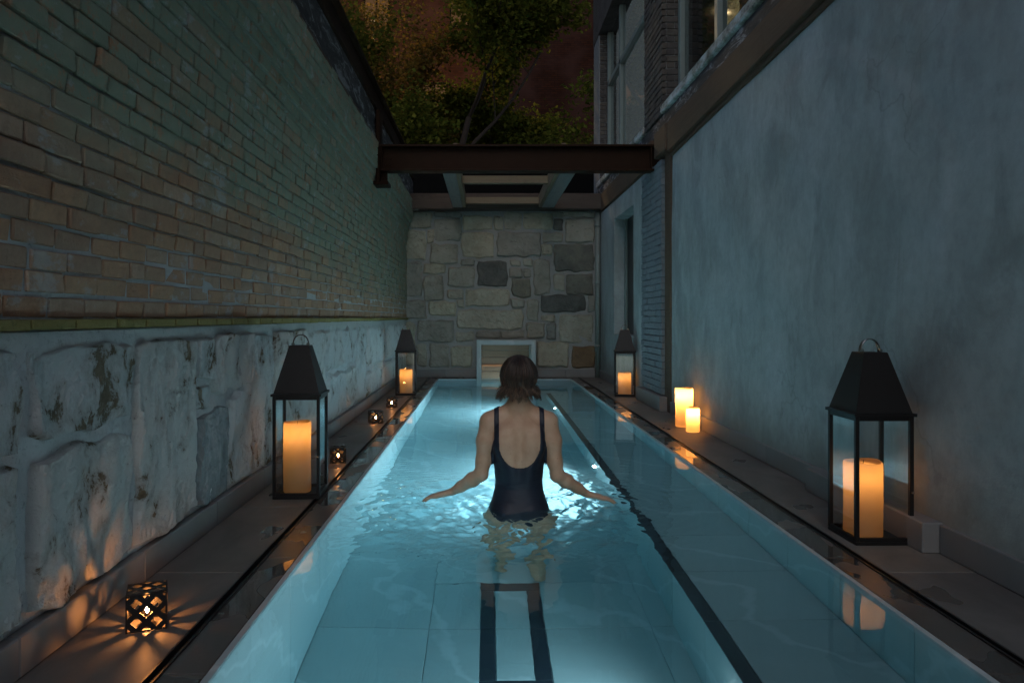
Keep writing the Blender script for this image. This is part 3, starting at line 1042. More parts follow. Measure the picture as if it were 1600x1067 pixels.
# dark weathered post beside the pier
post = thing('timber_post', 'narrow dark timber post between the plaster and the painted brick pier', 'post', (XR, 7.58, 0))
box('post', (XR - .015, XR + .12, 7.465, 7.70, -.02, 2.75), M['timber'], post, .008, (XR, 7.58, 0))
pier = thing('brick_pier', 'grey blue painted brick pier below the steel beam', 'pier', (XR, 8.2, 0))
ZO = Vector((XR, 8.2, 0))
box('core', (XR + .02, XR + .3, 7.702, 8.70, -.02, 2.60), M['grey_paint_brick'], pier, .003, ZO)
gb = [m.copy() for m in unit_bricks[:6]]
for m in gb:
    m.materials.clear(); m.materials.append(M['grey_paint_brick'])
ri = 0
z = .16
while z < 2.56:
    y = 7.706 - (0 if ri % 2 else .1)
    while y < 8.69:
        a, b = max(y, 7.706), min(y + .2, 8.696)
        if b - a > .03:
            link('brick', random.choice(gb), pier, Vector((XR - .012 + random.uniform(-.004, .004), (a + b) / 2, z + .033)) - ZO, (0, 0, 0), (.07, b - a - .007, .060))
        y += .2
    z += .067
    ri += 1
box('plinth', (XR - .095, XR + .02, 7.60, 8.78, .001, .15), M['skirt'], pier, .006, ZO)
# far plaster bay with a slit window
bay = thing('plaster_bay', 'smooth pale plaster bay with a tall narrow recess by the end wall', 'wall', (XR, 10.3, 0))
BO = Vector((XR, 10.3, 0))
for b in ((XR - .02, XR + .30, 8.702, 9.30, -.02, 2.60), (XR - .02, XR + .30, 10.70, FARY - .04, -.02, 2.60),
          (XR - .02, XR + .30, 9.3005, 10.6995, -.02, .72), (XR - .02, XR + .30, 9.3005, 10.6995, 2.34, 2.60)):
    box('plaster', b, M['plaster'], bay, .006, BO)
box('recess_back', (XR + .16, XR + .2, 9.30, 10.70, .72, 2.34), M['slot'], bay, .002, BO)
box('recess_frame', (XR + .12, XR + .159, 10.62, 10.699, .722, 2.338), M['frame_paint'], bay, .003, BO)
skirt(bay, BO, SKR - .02, XR, 8.785, FARY - .04, .118, 9.4)
pipe = thing('drain_pipe', 'dark blue grey vertical pipe in the corner of the end wall', 'pipe', (XR - .07, FARY - .08, 0))
v, f = tube([(0, 0, .0), (0, 0, 2.62)], .042, 16)
link('pipe', mesh_from('pipe', v, f, M['frame_paint'], True), pipe)
for zz in (.5, 1.5, 2.4):
    v, f = lathe([(.0425, -.02), (.05, -.018), (.05, .018), (.0425, .02)], 16)
    link('collar', mesh_from('collar', v, f, M['frame_paint'], True), pipe, (0, 0, zz))

# ------------------------------------------------------------------ steel and timber overhead
BY = 8.12
ib = thing('steel_beam', 'brown steel I-beam crossing from wall to wall above the pool', 'beam', (0, BY, 2.51))
IO = Vector((0, BY, 2.51))
x0, x1 = XL + .115, XR + .02
box('web', (x0, x1, BY - .006, BY + .006, 2.536, 2.772), M['steel'], ib, .002, IO)
box('flange', (x0, x1, BY - .085, BY + .085, 2.773, 2.795), M['steel'], ib, .003, IO)
box('flange', (x0, x1, BY - .085, BY + .085, 2.513, 2.535), M['steel'], ib, .003, IO)
for xx in (x0 + .02, x1 - .1):
    box('stiffener', (xx, xx + .012, BY - .08, BY - .0065, 2.5355, 2.7725), M['steel'], ib, .002, IO)
for xx in (x0 + .06, x0 + .11):
    for zz in (2.60, 2.66, 2.72):
        v, f = lathe([(0, -.012), (.011, -.012), (.011, 0), (0, 0)], 6)
        link('bolt', mesh_from('bolt', v, f, M['steel']), ib, Vector((xx, BY - .0065, zz)) - IO, (R(-90), 0, 0))
br = thing('steel_bracket', 'brown steel bracket bolted to the left wall under the beam', 'bracket', (XL + .1, BY, 2.30))
XO = Vector((XL + .1, BY, 2.30))
box('plate', (XL + .085, XL + .1285, BY - .11, BY + .11, 2.40, 3.16), M['steel'], br, .004, XO)
box('seat', (XL + .06, XL + .22, BY - .12, BY + .12, 2.36, 2.3995), M['steel'], br, .004, XO)
box('rib', (XL + .129, XL + .20, BY - .01, BY + .01, 2.40, 2.512), M['steel'], br, .002, XO)
# timber along the right wall: near beam slopes slightly
def prism_y(name, pts_near, pts_far, y0, y1, mat, parent, off):
    n = len(pts_near)
    V = [(x, y0, z) for x, z in pts_near] + [(x, y1, z) for x, z in pts_far]
    F = [tuple(range(n)), tuple(range(2 * n - 1, n - 1, -1))]
    for i in range(n):
        j = (i + 1) % n
        F.append((i, i + n, j + n, j))
    bm = bmesh.new()
    me0 = mesh_from(name, V, F)
    bm.from_mesh(me0)
    bpy.data.meshes.remove(me0)
    me = bm_mesh(bm, name, mat, .008)
    return link(name, me, parent, -Vector(off))
tb = thing('timber_beam', 'old brown timber beam along the top of the plaster wall', 'beam', (XR, 3, 2.6))
prism_y('beam', [(XR - .05, 2.80), (XR + .3, 2.80), (XR + .3, 2.90), (XR - .05, 2.90)], [(XR - .05, 2.585), (XR + .3, 2.585), (XR + .3, 2.88), (XR - .05, 2.88)],
        PY0 - .6, 7.46, M['timber'], tb, (XR, 3, 2.6))
prism_y('beam_strip', [(XR - .02, 2.75), (XR + .05, 2.75), (XR + .05, 2.799), (XR - .02, 2.799)], [(XR - .02, 2.545), (XR + .05, 2.545), (XR + .05, 2.583), (XR - .02, 2.583)],
        PY0 - .6, 7.46, M['timber'], tb, (XR, 3, 2.6))
tblk = thing('timber_block', 'short notched timber block on top of the brick pier', 'block', (XR, 7.9, 2.61))
box('block', (XR - .07, XR + .2, 7.47, 7.95, 2.61, 2.88), M['timber'], tblk, .012, (XR, 7.9, 2.61))
tf = thing('timber_beam', 'dark timber beam above the far plaster bay', 'beam', (XR, 10, 2.605))
box('beam', (XR - .05, XR + .25, 8.23, FARY - .26, 2.605, 2.88), M['timber'], tf, .01, (XR, 10, 2.605))
fb = thing('timber_beam', 'dark timber beam lying across the top of the end wall', 'beam', (0, FARY, 2.64))
box('beam', (XL + .02, XR + .2, FARY - .25, FARY + .012, 2.64, 2.885), M['timber_x'], fb, .01, (0, FARY, 2.64))
for x0, x1, lab in ((-.505, -.352, 'weathered grey roof joist nearer the green brick wall'), (.885, 1.075, 'weathered grey roof joist nearer the plaster wall')):
    j_ = thing('roof_joist', lab, 'joist', ((x0 + x1) / 2, 10, 2.645), group='roof joists behind the steel beam')
    box('joist', (x0, x1, BY + .09, FARY - .252, 2.66, 2.785), M['joist'], j_, .006, ((x0 + x1) / 2, 10, 2.645))
rf = thing('roof_frame', 'pale pine frame set between the two roof joists', 'frame', (.27, 10.5, 2.7))
RFO = (.27, 10.5, 2.7)
box('rail', (-.3, .83, 11.60, 11.70, 2.70, 2.80), M['pale_wood'], rf, .004, RFO)
box('rail', (-.3, .83, 9.95, 10.05, 2.72, 2.82), M['pale_wood'], rf, .004, RFO)
box('stile', (-.349, -.301, BY + .1, 11.72, 2.66, 2.85), M['pale_wood_y'], rf, .004, RFO)
box('stile', (.831, .882, BY + .1, 11.72, 2.66, 2.85), M['pale_wood_y'], rf, .004, RFO)

# ------------------------------------------------------------------ upper brick facade on the right with windows
fa = thing('brick_facade', 'dark brick house front with tall windows above the plaster wall', 'facade', (XR, 8, 2.9))
AO = Vector((XR, 8, 2.9))
FX = XR + .005
box('band', (FX, FX + .35, PY0 - .6, 12.6, 2.9, 3.06), M['parge'], fa, .008, AO)
FTOP = 5.6
box('pier_core', (FX + .02, FX + .35, 7.86, 8.70, 3.06, FTOP), M['dark_mortar'], fa, .003, AO)
box('pier_core', (FX + .02, FX + .35, 12.42, 13.0, 3.06, FTOP), M['dark_mortar'], fa, .003, AO)
box('head_wall', (FX + .01, FX + .35, PY0 - .6, 13.0, FTOP, 7.5), M['dark_brick'], fa, .003, AO)
db = [m.copy() for m in unit_bricks[:6]]
for m in db:
    m.materials.clear(); m.materials.append(M['dark_brick'])
def face_bricks(y0, y1, z0, z1):
    z, r = z0, 0
    while z < z1 - .03:
        y = y0 - (0 if r % 2 else .1)
        while y < y1 - .01:
            a, b = max(y, y0), min(y + .205, y1)
            if b - a > .03:
                link('brick', random.choice(db), fa, Vector((FX + .008 + random.uniform(-.003, .003), (a + b) / 2, z + .034)) - AO, (0, 0, 0), (.05, b - a - .009, .058))
            y += .205
        z += .068; r += 1
face_bricks(7.845, 8.715, 3.065, 5.2)
def reveal_bricks(yf, z0, z1):
    z, r = z0, 0
    while z < z1 - .03:
        cuts = [FX + .033, FX + .12, FX + .215] if r % 2 else [FX + .033, FX + .215]
        for a, b in zip(cuts[:-1], cuts[1:]):
            link('brick', random.choice(db), fa, Vector(((a + b) / 2, yf + .012 + random.uniform(-.003, .003), z + .034)) - AO, (0, 0, R(90)), (.05, b - a - .009, .058))
        z += .068; r += 1
reveal_bricks(7.86, 3.065, 5.2)
reveal_bricks(12.42, 3.065, 7.2)
def sill(y0, y1):
    me = box('sill', (FX - .035, FX + .26, y0, y1, 3.061, 3.15), M['sill'], fa, .012, AO)
sill(PY0 - .6, 7.842); sill(8.72, 12.40)
def window(y0, y1, mull):
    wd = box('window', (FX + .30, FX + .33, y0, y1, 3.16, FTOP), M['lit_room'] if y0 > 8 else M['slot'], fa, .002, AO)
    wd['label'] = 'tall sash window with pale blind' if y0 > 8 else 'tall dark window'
    WOff = AO + wd.location
    for yy in mull:
        box('frame', (FX + .15, FX + .235, yy - .045, yy + .045, 3.151, FTOP), M['frame_paint'], wd, .006, WOff)
    box('frame', (FX + .15, FX + .23, y0, y1, 4.72, 4.80), M['frame_paint'], wd, .006, WOff)
    box('frame', (FX + .15, FX + .23, y0, y1, 3.1505, 3.21), M['frame_paint'], wd, .006, WOff)
    ms = sorted(mull)
    for a, b in zip(ms[:-1], ms[1:]):
        box('pane', (FX + .195, FX + .199, a + .045, b - .045, 3.21, 4.72), M['win_glass'], wd, .0005, WOff)
        box('pane', (FX + .195, FX + .199, a + .045, b - .045, 4.80, FTOP), M['win_glass'], wd, .0005, WOff)
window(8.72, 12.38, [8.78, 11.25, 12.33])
window(PY0 - .5, 7.84, [7.79, 6.55, 4.2, 1.8, -.5])

# ------------------------------------------------------------------ things on the deck: lanterns, candles, votives
def candle_light(parent, z, power, radius=.02, col=(1.0, .50, .17)):
    l = bpy.data.lights.new('candle_light', 'POINT')
    l.energy = power
    l.color = col
    l.shadow_soft_size = radius
    o = bpy.data.objects.new('candle_light', l)
    C.objects.link(o)
    o.parent = parent
    o.location = (0, 0, z)
    return o

def candle(name, label, loc, r, h, p_in, p_top, rz=0.0, group=None):
    t = thing(name, label, 'candle', loc, rz, group)
    rim = .012
    # outer shell, melted well in the top
    prof = [(0, 0), (r - .004, 0), (r, .004)]
    prof += [(r * (1 + .006 * math.sin(k * 2.1)), .004 + (h - .012) * k / 14) for k in range(1, 15)]
    prof += [(r - .003, h - .003), (r - .006, h), (r - rim, h - .003), (r - rim - .003, h - .010), (r * .5, h - .017), (0.006, h - .020), (0, h - .020)]
    v, f = lathe(prof, 36)
    v = [(x * (1 + .010 * math.sin(3 * math.atan2(y, x) + 20 * z)), y * (1 + .010 * math.sin(2 * math.atan2(y, x) + 9 * z)), z + (.004 * math.sin(2 * math.atan2(y, x) + r * 90) if z > h - .004 else 0)) for x, y, z in v]
    link('wax', mesh_from('wax', v, f, M['wax'], True), t)
    v, f = tube([(0, 0, h - .021), (.001, 0, h - .010), (.003, .001, h + .003)], .0016, 6)
    link('wick', mesh_from('wick', v, f, M['slot'], True), t)
    candle_light(t, h - .058 * min(1.0, h / .3), p_in, .014)
    return t

def lantern(label, loc, rz, handle_up, hm):
    t = thing('lantern', label, 'lantern', loc, rz, 'black metal candle lanterns')
    w, hb = .246, .535
    h = w / 2
    b = .0085
    for sx in (-1, 1):
        for sy in (-1, 1):
            box('corner_post', (sx * (h - b) - b, sx * (h - b) + b, sy * (h - b) - b, sy * (h - b) + b, .014, hb), M['black_metal'], t, .0015)
    box('base', (-h, h, -h, h, 0, .0138), M['black_metal'], t, .002)
    ti = 2 * b
    for s in (-1, 1):
        for z0, z1 in ((.0142, .030), (hb - .018, hb)):
            box('rail', (s * (h - b) - b + .001, s * (h - b) + b - .001, -h + ti, h - ti, z0, z1), M['black_metal'], t, .001)
            box('rail', (-h + ti, h - ti, s * (h - b) - b + .001, s * (h - b) + b - .001, z0, z1), M['black_metal'], t, .001)
    for s in (-1, 1):
        box('glass_pane', (s * (h - b) - .0012, s * (h - b) + .0012, -h + ti, h - ti, .030, hb - .018), M['pane'], t, 0)
        box('glass_pane', (-h + ti, h - ti, s * (h - b) - .0012, s * (h - b) + .0012, .030, hb - .018), M['pane'], t, 0)
    # pyramid hood with a lip and a flat cap
    hw = h + .008
    ht, tw = .262, .052
    V, F = [], []
    rings = [(hw, hb + .0005), (hw, hb + .013), (h - .004, hb + .015), (tw, hb + ht), (tw - .002, hb + ht + .003)]
    for rr, zz in rings:
        V += [(-rr, -rr, zz), (rr, -rr, zz), (rr, rr, zz), (-rr, rr, zz)]
    for k in range(len(rings) - 1):
        for i in range(4):
            jn = (i + 1) % 4
            F.append((k * 4 + i, k * 4 + jn, k * 4 + 4 + jn, k * 4 + 4 + i))
    F.append(tuple(range(len(V) - 4, len(V))))
    F.append((3, 2, 1, 0))
    hood = link('hood', mesh_from('hood', V, F, M['black_metal']), t)
    # strap handle
    zt = hb + ht + .003
    n = 16
    V, F = [], []
    hh = .062
    for i in range(n + 1):
        a = math.pi * i / n
        for rr in (1.0, .93):
            x = .043 * rr * math.cos(a); z = zt + hh * rr * math.sin(a) ** .8 - .004
            V += [(x, -.010, z), (x, .010, z)]
    for i in range(n):
        a = i * 4; c = a + 4
        F += [(a, c, c + 1, a + 1), (a + 2, a + 3, c + 3, c + 2), (a, a + 2, c + 2, c), (a + 1, c + 1, c + 3, a + 3)]
    hd = link('handle', mesh_from('handle', V, F, hm, True), t)
    for s in (-1, 1):
        v, f = lathe([(0, -.006), (.008, -.006), (.008, .006), (0, .006)], 10)
        link('rivet', mesh_from('rivet', v, f, M['chrome']), hd, (s * .040, -.012, zt + .006), (R(90), 0, 0))
    v, f = lathe([(0, -.005), (.005, -.005), (.006, .004), (0, .008)], 8)
    link('door_knob', mesh_from('door_knob', v, f, M['chrome'], True), t, (h - b, -h - .004, .22), (R(90), 0, 0))
    return t

LP = [((1.663, 3.262, .0012), R(1), 'large black lantern by the plaster wall in the right foreground', True, M['chrome'], 'thick ivory candle inside the right foreground lantern', .078, .318, (-.034, -.012)),
      ((-.992, 4.06, .0012), R(2), 'large black lantern by the rough stone base in the left foreground', True, M['copper'], 'tall ivory candle inside the left foreground lantern', .073, .375, (-.02, .0)),
      ((-.973, 9.27, .0012), R(3), 'distant black lantern by the stone base near the end wall', True, M['copper'], 'ivory candle inside the distant left lantern', .078, .30, (0, 0)),
      ((1.69, 9.13, .0012), R(-8), 'distant black lantern in front of the plaster bay', True, M['copper'], 'ivory candle inside the distant right lantern', .078, .27, (0, 0))]
for loc, rz, lab, up, hm, cl, cr, ch, hr in LP:
    lantern(lab, loc, rz, up, hm)
    candle('pillar_candle', cl, (loc[0] + hr[0], loc[1] + hr[1], loc[2] + .0142), cr, ch, .32, 0, 0, 'candles inside the lanterns')
candle('pillar_candle', 'taller bare candle on the deck against the plaster wall', (1.738, 6.58, .0012), .076, .335, 3.6, 0, 0, 'bare candles on the deck')
candle('pillar_candle', 'shorter bare candle in front of the taller one by the plaster wall', (1.728, 6.27, .0012), .056, .20, 2.4, 0, 0, 'bare candles on the deck')

def flame_mat(power):
    return mk_emit('candle_flame', (1.0, .36, .09), 400 * power)
def votive(label, loc, L, rz, tl_label, power):
    t = thing('lattice_votive', label, 'candle holder', loc, rz, 'woven metal cube votives')
    a = L / 4
    r = .60 * a
    th = .0022
    poly = []
    for i in range(4):
        for j in range(4):
            x0, y0 = -L / 2 + i * a, -L / 2 + j * a
            if (i + j) % 2 == 0:
                # hole corners at (i,j) and (i+1,j+1)
                p = [(x0 + r, y0), (x0 + a, y0), (x0 + a, y0 + a - r), (x0 + a - r, y0 + a), (x0, y0 + a), (x0, y0 + r)]
            else:
                p = [(x0, y0), (x0 + a - r, y0), (x0 + a, y0 + r), (x0 + a, y0 + a), (x0 + r, y0 + a), (x0, y0 + a - r)]
            poly.append(p)
    V, F = [], []
    for p in poly:
        o = len(V); n = len(p)
        V += [(x, y, 0) for x, y in p] + [(x, y, -th) for x, y in p]
        F.append(tuple(o + k for k in range(n)))
        F.append(tuple(o + n + k for k in range(n - 1, -1, -1)))
        for k in range(n):
            k2 = (k + 1) % n
            F.append((o + k, o + n + k, o + n + k2, o + k2))
    me = mesh_from('lattice_panel', V, F, M['black_metal'])
    h = L / 2
    e = h - .0008
    for loc2, rot in (((0, 0, L), (0, 0, 0)), ((0, -e, h), (R(90), 0, 0)), ((0, e, h), (R(-90), 0, 0)), ((e, 0, h), (0, R(90), 0)), ((-e, 0, h), (0, R(-90), 0))):
        link('lattice_panel', me, t, loc2, rot)
    bb = []
    q = .0022
    for sx in (-1, 1):
        for sy in (-1, 1):
            bb.append((sx * e - q, sx * e + q, sy * e - q, sy * e + q, .0, L))
    for sg in (-1, 1):
        for zz in (q, L - q):
            bb.append((-e + q, e - q, sg * e - q, sg * e + q, zz - q + .0003, zz + q - .0003))
            bb.append((sg * e - q, sg * e + q, -e + q, e - q, zz - q + .0003, zz + q - .0003))
    multi_box('edge_frame', bb, M['black_metal'], t)
    tl = thing('tea_light', tl_label, 'candle', (loc[0], loc[1], loc[2] + .0005), 0, 'tea lights inside the woven cubes')
    v, f = lathe([(0, 0), (.019, 0), (.0195, .002), (.0195, .016), (.0185, .016), (.0180, .013), (0, .013)], 20)
    link('cup', mesh_from('cup', v, f, M['chrome'], True), tl)
    v, f = lathe([(0, .014), (.003, .018), (.0052, .025), (.0046, .034), (.0020, .045), (0, .052)], 12)
    link('flame', mesh_from('flame', v, f, M['flame'], True), tl, (0, 0, L * .18))
    v, f = tube([(0, 0, .0125), (0, 0, .016 + L * .18)], .001, 6)
    link('wick', mesh_from('wick', v, f, M['slot']), tl)
    for m_ in [o for o in tl.children if o.name.startswith('flame')]:
        m_.data.materials[0] = flame_mat(power)
    return t
votive('woven black cube votive on the deck in the left foreground', (-1.047, 2.335, .0012), .112, R(22), 'tea light burning inside the foreground woven cube', 1.1)
votive('woven black cube votive half hidden behind the left foreground lantern', (-.965, 4.95, .0012), .10, R(10), 'tea light inside the cube behind the lantern', .25)
votive('woven black cube votive on the deck, nearer of the pair before the distant left lantern', (-.985, 6.78, .0012), .115, R(18), 'tea light inside the nearer cube of the distant pair', .45)
votive('woven black cube votive on the deck, farther of the pair before the distant left lantern', (-.985, 7.95, .0012), .115, R(8), 'tea light inside the farther cube of the distant pair', .45)

# ------------------------------------------------------------------ underwater lights in the bench face
for k, (yy, lab) in enumerate(((2.42, 'round pool light in the bench face just below the picture'), (5.55, 'bright round pool light in the bench face right of the woman'), (8.68, 'bright round pool light in the bench face at the far end'), (None, 'round pool light low on the jamb inside the framed opening'))):
    t = thing('pool_light', lab, 'pool light', (BENCH_X - .003, yy, -.64) if yy else (.711, 11.95, -.35), 0, 'underwater pool lights')
    t.rotation_euler = (0, R(-90), 0)
    v, f = lathe([(0, 0), (.034, 0), (.034, .004), (.029, .006), (.026, .004), (0, .004)], 24)
    link('bezel', mesh_from('bezel', v, f, M['chrome'], True), t)
    v, f = lathe([(.0255, .0045), (.0235, .014), (.016, .021), (.007, .0245), (0, .025)], 24)
    link('lens', mesh_from('lens', v, f, M['lens'], True), t)
    l = bpy.data.lights.new('underwater_light', 'SPOT')
    l.energy = POOL_POWER * {2.42: .42, 5.55: 1.85, 8.68: 2.5}.get(yy, .25)
    l.color = POOL_COL
    l.spot_size = R(165)
    l.spot_blend = .9
    l.shadow_soft_size = .025
    o = bpy.data.objects.new('underwater_light', l)
    C.objects.link(o)
    o.parent = t
    o.location = (0, 0, .045)
    o.rotation_euler = (R(180), 0, 0)

# ------------------------------------------------------------------ water
PX, PYc = .17, 3.80
def water():
    xs = np.unique(np.concatenate([np.linspace(PL - .004, PR + .004, 230)]))
    ys_ = np.concatenate([np.linspace(PY0 - .004, 1.6, 60)[:-1], np.linspace(1.6, 2.9, 90)[:-1], np.linspace(2.9, 5.2, 270)[:-1], np.linspace(5.2, 7.0, 90)[:-1], np.linspace(7.0, PY1 + .004, 110)])
    X, Y = np.meshgrid(xs, ys_)
    rng = np.random.RandomState(11)
    dx, dy = X - PX, Y - PYc
    r = np.sqrt(dx * dx + dy * dy)
    env = np.exp(-(np.maximum(0, r - .18) / .55) ** 2)
    env += .6 * np.exp(-(((X - .60) / .30) ** 2 + ((Y - 4.05) / .45) ** 2))
    env += .6 * np.exp(-(((X + .25) / .28) ** 2 + ((Y - 3.75) / .35) ** 2))
    env += .11 * np.exp(-(np.maximum(0, r - .3) / 1.2) ** 2)
    env *= .10 + .90 / (1 + np.exp(-(Y - 2.98 - .20 * np.abs(X - PX)) / .10))
    env *= 1 / (1 + np.exp((X - .61) / .05)) * .90 + .10
    env *= .25 + .75 / (1 + np.exp((Y - 4.75) / .12))
    H = np.zeros_like(X)
    wx = X + .03 * np.sin(5.1 * Y + 1.3) + .02 * np.sin(11 * X + 7 * Y)
    wy = Y + .03 * np.sin(6.3 * X + .4) + .02 * np.sin(9 * X - 5 * Y)
    for k in range(46):
        lam = .035 * (8.0 ** rng.rand())
        ang = rng.rand() * math.pi * 2
        amp = .0085 * lam ** 1.0 * (.5 + rng.rand())
        kx, ky = math.cos(ang) * 2 * math.pi / lam, math.sin(ang) * 2 * math.pi / lam
        s = np.sin(kx * wx + ky * wy + rng.rand() * 6.28)
        H += amp * (1 - np.abs(s) * 1.2 if k % 2 else s)
    H *= env * 1.2
    # rings leaving the body and the two hands
    for cx, cy, a0, lam in ((PX, PYc, .0028, .12), (PX - .44, PYc + .1, .0020, .07), (PX + .46, PYc + .1, .0011, .08)):
        rr = np.sqrt((X - cx) ** 2 + (Y - cy) ** 2)
        H += a0 * np.sin(2 * math.pi * rr / lam) * np.exp(-rr / .35)
    # almost still elsewhere
    H += .0006 * np.sin(2.1 * X + 3.3 * Y) + .0004 * np.sin(7 * X - 4.2 * Y + 1) + .0003 * np.sin(5 * Y + 3 * X)
    edge = np.clip(np.minimum(X - PL, PR - X) / .06, 0, 1)
    H = np.clip(H * (.3 + .7 * edge), -.03, .0105 + .02 * edge)
    ny, nx = X.shape
    V = np.stack([X, Y, WATER + H], -1).reshape(-1, 3)
    idx = np.arange(nx * ny).reshape(ny, nx)
    F = np.stack([idx[:-1, :-1], idx[:-1, 1:], idx[1:, 1:], idx[1:, :-1]], -1).reshape(-1, 4)
    # closed body of water: skirt and bottom buried in the tiles
    bot = FLOOR - .004
    bd = np.concatenate([idx[0, :], idx[1:, -1], idx[-1, -2::-1], idx[-2:0:-1, 0]])
    nb0 = len(V)
    VB = V[bd].copy(); VB[:, 2] = bot
    V = np.concatenate([V, VB])
    nbd = len(bd)
    Fl = F.tolist()
    for i in range(nbd):
        j = (i + 1) % nbd
        Fl.append([int(bd[i]), nb0 + i, nb0 + j, int(bd[j])])
    Fl.append([nb0 + i for i in range(nbd - 1, -1, -1)])
    me = mesh_from('water', V, Fl, M['water'])
    sm = [True] * len(F) + [False] * (len(Fl) - len(F))
    me.polygons.foreach_set('use_smooth', sm)
    return me
tag(link('water', water()), kind='structure')
def water2():
    bm = bmesh.new()
    bm_box(bm, -.064, .714, PY1 + .006, 12.702, FLOOR - .004, WATER)
    return bm_mesh(bm, 'water', M['water'])
tag(link('water', water2()), kind='structure')

# ------------------------------------------------------------------ the bather
class Vox:
    def __init__(s, lo, hi, h):
        s.lo = np.array(lo, np.float32); s.h = h
        s.n = np.ceil((np.array(hi) - s.lo) / h).astype(int) + 1
        s.ax = [s.lo[i] + h * np.arange(s.n[i], dtype=np.float32) for i in range(3)]
        s.f = np.full(s.n, 1.0, np.float32)
    def win(s, lo, hi):
        sl = []
        for i in range(3):
            a = max(0, int((lo[i] - s.lo[i]) / s.h)); b = min(s.n[i], int((hi[i] - s.lo[i]) / s.h) + 2)
            sl.append(slice(a, max(a, b)))
        g = [s.ax[i][sl[i]] for i in range(3)]
        return tuple(sl), g[0][:, None, None], g[1][None, :, None], g[2][None, None, :]
    def add(s, d, sl, k, sub=False):
        a = s.f[sl]
        if sub:
            d = -d
            h = np.clip(.5 - .5 * (d - a) / k, 0, 1) if False else np.clip(.5 - .5 * (a - d) / k, 0, 1)
            s.f[sl] = a * (1 - h) + d * h + k * h * (1 - h)
        else:
            h = np.clip(.5 + .5 * (a - d) / k, 0, 1)
            s.f[sl] = a * (1 - h) + d * h - k * h * (1 - h)
    def cone(s, a, b, ra, rb, k=.012, sub=False, flat=None):
        a = np.array(a, np.float32); b = np.array(b, np.float32)
        m = max(ra, rb) + k + .03
        sl, X, Y, Z = s.win(np.minimum(a, b) - m, np.maximum(a, b) + m)
        d = b - a
        L2 = float(d @ d)
        t = np.clip(((X - a[0]) * d[0] + (Y - a[1]) * d[1] + (Z - a[2]) * d[2]) / L2, 0, 1)
        ex, ey, ez = X - a[0] - t * d[0], Y - a[1] - t * d[1], Z - a[2] - t * d[2]
        if flat:
            ex, ey, ez = ex * flat[0], ey * flat[1], ez * flat[2]
        q = np.sqrt(ex ** 2 + ey ** 2 + ez ** 2) - (ra + (rb - ra) * t)
        s.add(q, sl, k, sub)
    def ell(s, c, r, k=.015, sub=False):
        c = np.array(c, np.float32); r = np.array(r, np.float32)
        m = r + k + .03
        sl, X, Y, Z = s.win(c - m, c + m)
        q = np.sqrt(((X - c[0]) / r[0]) ** 2 + ((Y - c[1]) / r[1]) ** 2 + ((Z - c[2]) / r[2]) ** 2)
        s.add((q - 1) * float(r.min()), sl, k, sub)
    def chain(s, pts, rad, k=.012):
        for i in range(len(pts) - 1):
            s.cone(pts[i], pts[i + 1], rad[i], rad[i + 1], k)

def surface_nets(f, lo, h):
    ins = f < 0
    n = np.array(f.shape)
    c = np.zeros(tuple(n - 1), np.int8)
    for i in (0, 1):
        for j in (0, 1):
            for k in (0, 1):
                c += ins[i:n[0] - 1 + i, j:n[1] - 1 + j, k:n[2] - 1 + k]
    act = (c > 0) & (c < 8)
    I = np.argwhere(act)
    vid = np.full(act.shape, -1, np.int64)
    vid[act] = np.arange(len(I))
    P = np.zeros((len(I), 3)); W_ = np.zeros(len(I))
    cor = [(i, j, k) for i in (0, 1) for j in (0, 1) for k in (0, 1)]
    val = {q: f[I[:, 0] + q[0], I[:, 1] + q[1], I[:, 2] + q[2]].astype(np.float64) for q in cor}
    for q in cor:
        for ax in range(3):
            if q[ax] == 0:
                q2 = list(q); q2[ax] = 1; q2 = tuple(q2)
                a, b = val[q], val[q2]
                m = (a < 0) != (b < 0)
                t = np.where(m, a / np.where(m, a - b, 1), 0)
                p = np.tile(np.array(q, float), (len(I), 1))
                p[:, ax] += t
                P += p * m[:, None]; W_ += m
    P = (P / W_[:, None] + I) * h + lo
    F = []
    for ax in range(3):
        o = [0, 1, 2]; o.remove(ax)
        u, w2 = o
        a = [slice(None)] * 3; b = [slice(None)] * 3
        a[ax] = slice(0, -1); b[ax] = slice(1, None)
        A, B = ins[tuple(a)], ins[tuple(b)]
        for flip, mm in ((False, A & ~B), (True, ~A & B)):
            E = np.argwhere(mm)
            E = E[(E[:, u] > 0) & (E[:, w2] > 0) & (E[:, u] < n[u] - 1) & (E[:, w2] < n[w2] - 1)]
            def cell(du, dw):
                e = E.copy(); e[:, u] -= du; e[:, w2] -= dw
                return vid[e[:, 0], e[:, 1], e[:, 2]]
            q = np.stack([cell(1, 1), cell(0, 1), cell(0, 0), cell(1, 0)], -1)
            if flip ^ (ax == 1):
                q = q[:, ::-1]
            F.append(q)
    return P, np.concatenate(F)

